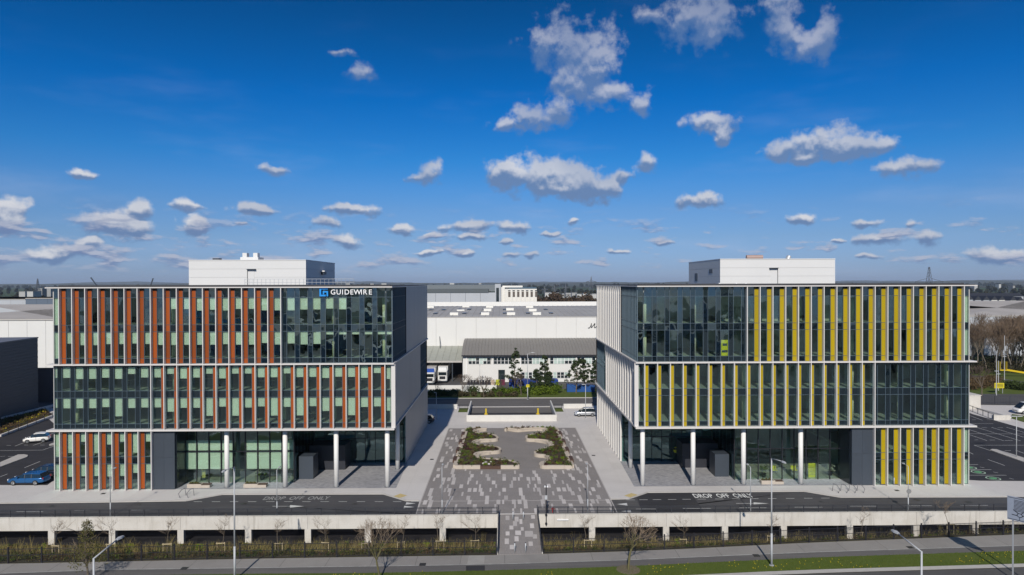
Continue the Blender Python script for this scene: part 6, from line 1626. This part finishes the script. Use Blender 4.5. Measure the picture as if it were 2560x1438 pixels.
# ---- woodland belts on the plain between the sheds and the hills
rs_ = random.Random(23)
def belt(label, px0, px1, ybase, D, h, m__, n_, leaf, deep=30, per=26):
    pts = []
    for i in range(n_):
        px = rs_.uniform(px0, px1); Y = D + rs_.uniform(0, deep); x = XP(px, 730, Y).x; hh = h * (.6 + .5 * mn.noise((px * .03, 1, D * .01)) + .25 * rs_.random()); zg = -.3 if Y < 200 else -1 - 5 * min(1, max(0, (Y - 400) / 500))
        for q in (.25, .6, .9): pts.append(((x, Y, zg + hh * q), h * .28))
    v_, f_ = leaf_cloud(pts, leaf, per, 1, rs_); tag(link('woodland', mesh('leaves', v_, f_, m__)), label, 'woodland', kind='stuff')
BRW = leaf_mat('brown winter wood', (.085, .055, .035), (.055, .042, .025), .06); DKW = leaf_mat('dark distant wood', (.022, .030, .020), (.045, .042, .028), .02)
belt('brown winter woodland beyond the warehouse roof', 1340, 1640, 760, 560, 17, BRW, 420, 1.7, 140); belt('reddish scrub just behind the grey warehouse roof', 1256, 1640, 765, 430, 10, BRW, 200, 1.2, 40)
belt('bushes at the foot of the grey distribution hall', 1100, 1240, 763, 318, 4.2, LOLIVE, 60, .6, 6); belt('dark evergreens beyond the houses at right', 2380, 2800, 735, 520, 16, DKW, 260, 1.6, 80); belt('dark thicket before the sheds at far left', -60, 140, 760, 270, 4.5, DKW, 120, .7, 14)
for k, (D, h, n_) in enumerate(((700, 8, 380), (1100, 11, 420), (1700, 13, 420), (2600, 16, 380), (4200, 20, 340))):
    belt('dark hedgerow and wood belt across the plain, %s from the camera' % ('nearest', 'second', 'third', 'fourth', 'farthest')[k], -400, 2960, 730, D, h, DKW, n_, D * .0035, D * .35, 16)

# ================================================================== THINGS SEEN THROUGH THE GLASS, ON THE ROOFS
for s in (-1, 1):
    B = LB if s < 0 else RB; X = lambda t: CX + s * t
    if s < 0:
        bx('roof_fan_base', X(38.4), X(35.9), 96, 98.2, 28.865, 29.3, PLANTW, B)
        for a_, b_ in ((38.2, 37.6), (36.7, 36.1)): bx('roof_fan', X(a_), X(b_), 96.3, 97.2, 29.303, 29.9, PLANTW, B)
        bx('roof_vent', X(42.7), X(41.8), 97, 98, 28.865, 29.2, CHAR, B)
        rl = MB(); xa, xb = XP(612, 705, 87.5).x, XP(885, 705, 87.5).x; k = 26
        for i in range(k + 1): x = xa + (xb - xa) * i / k; rl.tube((x, 87.5, 25.28), (x, 87.5, 26.15), .022, n=5)
        for z in (25.72, 26.15): rl.bar((xa, 87.5, z), (xb, 87.5, z), .045, .045)
        o = rl.build('roof_railing', GALV, B)
    else:
        b = MB(); b.tube((X(33.0), 96, 29.15), (X(35.3), 96, 29.15), .3, .3, 12); b.build('roof_duct', mat('weathered pink duct', (.35, .25, .22), .6), B)
        b = MB(); b.tube((X(38.9), 96, 28.87), (X(39.1), 96, 29.3), .35, .3, 12); b.build('roof_cowl', GALV, B)
        for t in (31.5, 30.2, 27.9): b = MB(); b.tube((X(t), 92, 25.28), (X(t), 92, 25.5), .22, .08, 10); b.build('roof_outlet', LOGOW, B)
# blue panel with a pale patch, behind the top floor windows of the orange block
bf = thing('blue_panel', 'bright blue interior panel with pale patch, behind the top floor windows of the orange block', 'interior panel')
xa, xb = XP(462, 800, 89.5).x, XP(600, 800, 89.5).x; SB = mat('bright blue panel', (.05, .32, .62), .6); PB2 = mat('pale pattern', (.75, .78, .72), .6)
m_ = MB(); m_.add([(xa, 89.5, 22.3), (xb, 89.5, 20.9), (xb, 89.5, 20.2), (xa + 1, 89.5, 20.2), (xa, 89.62, 22.3), (xb, 89.62, 20.9), (xb, 89.62, 20.2), (xa + 1, 89.62, 20.2)], [(0, 3, 2, 1), (4, 5, 6, 7), (0, 1, 5, 4), (2, 3, 7, 6), (1, 2, 6, 5), (3, 0, 4, 7)]); m_.build('panel', SB, bf)
q = XP(560, 785, 89.3); m_ = MB(); m_.prism([(q.x + .9 * math.cos(i * PI / 8), 89.4 + .02 * math.sin(i * PI / 8)) for i in range(16)], 20.9, 22.6); m_.build('pale_patch', PB2, bf)
YB2 = mat('lime yellow banner print', (.62, .60, .02), .6)
def flat_banner(nm, px0, px1, y0, y1, Y, label, marks):
    a_, b_ = XP(px0, y1, Y), XP(px1, y0, Y); t_ = thing(nm, label, 'banner', (a_.x, Y, a_.z)); w, h = b_.x - a_.x, b_.z - a_.z
    bx('sheet', 0, w, 0, .03, 0, h, YB2, t_)
    for (u0, v0, u1, v1) in marks: bx('print_block', w * u0, w * u1, -.008, -.002, h * v0, h * v1, CHAR, t_)
flat_banner('window_banner', 1803, 1819.5, 850, 889.5, 85.2, 'lime yellow banner in an upper window of the yellow block', ((.2, .62, .9, .78), (.1, .2, .95, .36)))
flat_banner('banner', 2021, 2039.5, 1158, 1196, 88.4, 'lime yellow banner standing in the lobby of the yellow block', tuple((.15, .25 + i * .09, .85, .27 + i * .09) for i in range(7)))
for px, py, Y, w in ((1690.5, 1125, 96.75, 'on the rear glass of the undercroft'), (1577, 1124, 98.0, 'at the side door glass')):
    q = XP(px, py, Y); t_ = thing('round_notice', 'round yellow and black notice %s of the yellow block' % w, 'notice', q); m_ = MB(); m_.tube((0, 0, 0), (0, .02, 0), .42, n=20); m_.build('disc', YB2, t_)
    m_ = MB(); m_.prism([(.43 * math.cos(i * PI / 10), -.03) for i in range(11)] + [(-.43, -.01)], 0, .3); bx('dark_half', -.4, .4, -.03, -.005, .02, .28, BLACKM, t_)
# desks
rs_ = random.Random(44); DT = mat('pale desk top', (.60, .56, .44), .5)
def desk(x, y, z, grp_, lab):
    t_ = thing('desk', lab, 'desk', (x, y, z), rs_.uniform(-.3, .3), grp_); bx('top', -.8, .8, -.4, .4, .70, .74, DT, t_)
    for u in (-.7, .7): bx('leg', u - .03, u + .03, -.35, .35, 0, .695, CHAR, t_)
for i in range(34):
    fl = rs_.choice((20.47, 16.32, 12.28, 8.18)); t = 17 + rs_.random() * 38
    desk(CX - t, 87.6 + rs_.uniform(0, 3), fl, 'desks behind the windows of the orange block', 'pale office desk just inside the windows of the orange block')
# lobby furniture and plants
def pot_plant(px, py, Y, h, label, m__=LGREEN):
    q = XP(px, py, Y); t_ = thing('potted_plant', label, 'plant', (q.x, Y, .04)); m_ = MB(); m_.tube((0, 0, 0), (0, 0, .5), .25, .36, 12); m_.build('pot', BLACKM, t_)
    rs2 = random.Random(int(px)); v_, f_ = leaf_cloud([((rs2.gauss(0, .22), rs2.gauss(0, .2), rs2.uniform(.6, h)), .2) for _ in range(12)], .16, 22, 1, rs2); link('leaves', mesh('leaves', v_, f_, m__), t_)
pot_plant(1909, 1190, 88.6, 1.5, 'leafy plant in round black pot behind the lobby glass of the yellow block'); pot_plant(656, 1190, 88.8, 1.6, 'leafy plant in the lobby of the orange block, right hand bay'); pot_plant(2075, 1190, 89.2, 1.6, 'white flowered plant in dark pot beside the lobby banner', leaf_mat('white blossom', (.5, .5, .45), (.1, .16, .08)))
q = XP(509, 1190, 88.8); t_ = thing('totem', 'small lit yellow green display totem in the lobby of the orange block', 'display', (q.x, 88.8, .04)); bx('panel', -.25, .25, -.05, .05, .3, 1.8, mat('pale olive panel', (.50, .48, .16), .5), t_); bx('foot', -.3, .3, -.2, .2, 0, .297, CHAR, t_)
for px, lab in ((1935, 'left'), (1985, 'right')):
    q = XP(px, 1180, 90.5); t_ = thing('lobby_chair', 'yellow lobby chair behind the glass of the yellow block, the %s one' % lab, 'chair', (q.x, 90.5, .04)); bx('seat', -.35, .35, -.3, .3, .38, .46, YB2, t_); bx('back', -.35, .35, .25, .32, .463, .9, YB2, t_)
    for u in (-.3, .3):
        for v in (-.25, .25): bx('leg', u - .02, u + .02, v - .02, v + .02, 0, .377, BLACKM, t_)

# ================================================================== HAZE
hz_ = bpy.data.materials.new('thin haze'); hz_.use_nodes = True; t = NT(hz_.node_tree); t.n.clear()
pv = t.node('ShaderNodeVolumePrincipled'); pv.inputs['Color'].default_value = (.62, .76, .95, 1); pv.inputs['Density'].default_value = HAZE_D; pv.inputs['Anisotropy'].default_value = .0
o_ = t.node('ShaderNodeOutputMaterial'); t.l.new(pv.outputs[0], o_.inputs['Volume'])
tag(link('haze', box_mesh(56000, 24600, 135, hz_), None, (0, 7900, 57)), 'thin blue haze lying over the far plain', 'haze', kind='stuff')
del COL.objects['haze']['category']

# ================================================================== BEHIND THE CAMERA: unseen surroundings added for the glass to mirror
rs_ = random.Random(66)
struct(sheet('unseen_car_park', [(-120, -60), (130, -60), (130, -150), (-120, -150)], -.93, CYC))
for i, (x, y, w, d, h, m__, nm) in enumerate(((-70, -190, 60, 40, 9, LGW, 'grey'), (10, -210, 75, 45, 11, WHW, 'white'), (95, -185, 50, 40, 8, LGW, 'pale grey'), (-150, -240, 70, 40, 10, WHW, 'long white'))):
    t_ = thing('warehouse', '%s warehouse added unseen behind the viewpoint, mirrored by the glass' % nm, 'warehouse', (x, y, -1)); bx('walls', -w / 2, w / 2, -d, 0, 0, h, m__, t_); bx('roof', -w / 2 - .3, w / 2 + .3, -d - .3, .3, h + .003, h + .5, WROOF, t_)
pts = []
for i in range(420):
    x = rs_.uniform(-200, 220); y = rs_.choice((-158, -164, -290, -300)) + rs_.uniform(-5, 5); h = (8 if y > -200 else 16) * (.55 + .5 * mn.noise((x * .03, y, 0)) + .2 * rs_.random())
    for q in (.3, .65, .95): pts.append(((x, y, -1 + h * q), h * .25))
v_, f_ = leaf_cloud(pts, .9, 22, 1, rs_); tag(link('woodland', mesh('leaves', v_, f_, DKW)), 'unseen tree belt added behind the viewpoint, mirrored by the glass', 'woodland', kind='stuff')

# drain and manhole covers in the roads and paving
IRON = mat('cast iron cover', (.03, .028, .027), .6, var=.4, vscale=8)
for i, (px, py, w, d) in enumerate(((120, 1268, .6, .6), (340, 1262, .5, .4), (600, 1262, .6, .6), (880, 1262, .5, .4), (1700, 1262, .6, .6), (2050, 1256, .5, .4), (2290, 1252, .6, .6), (2420, 1258, .6, .6), (250, 1236, .5, .5), (2240, 1228, .5, .5), (1075, 1150, .5, .5), (1480, 1140, .5, .5))):
    p = G(px, py); struct(sheet('manhole_cover', [(p.x, p.y), (p.x + w, p.y), (p.x + w, p.y + d), (p.x, p.y + d)], .024, IRON, .01))
for x, y in ((-30, 62.9), (-8, 63.4), (24, 64.9), (40, 66.6)):
    struct(sheet('manhole_cover', [(x, y), (x + .6, y), (x + .6, y + .6), (x, y + .6)], -.782, IRON, .01))
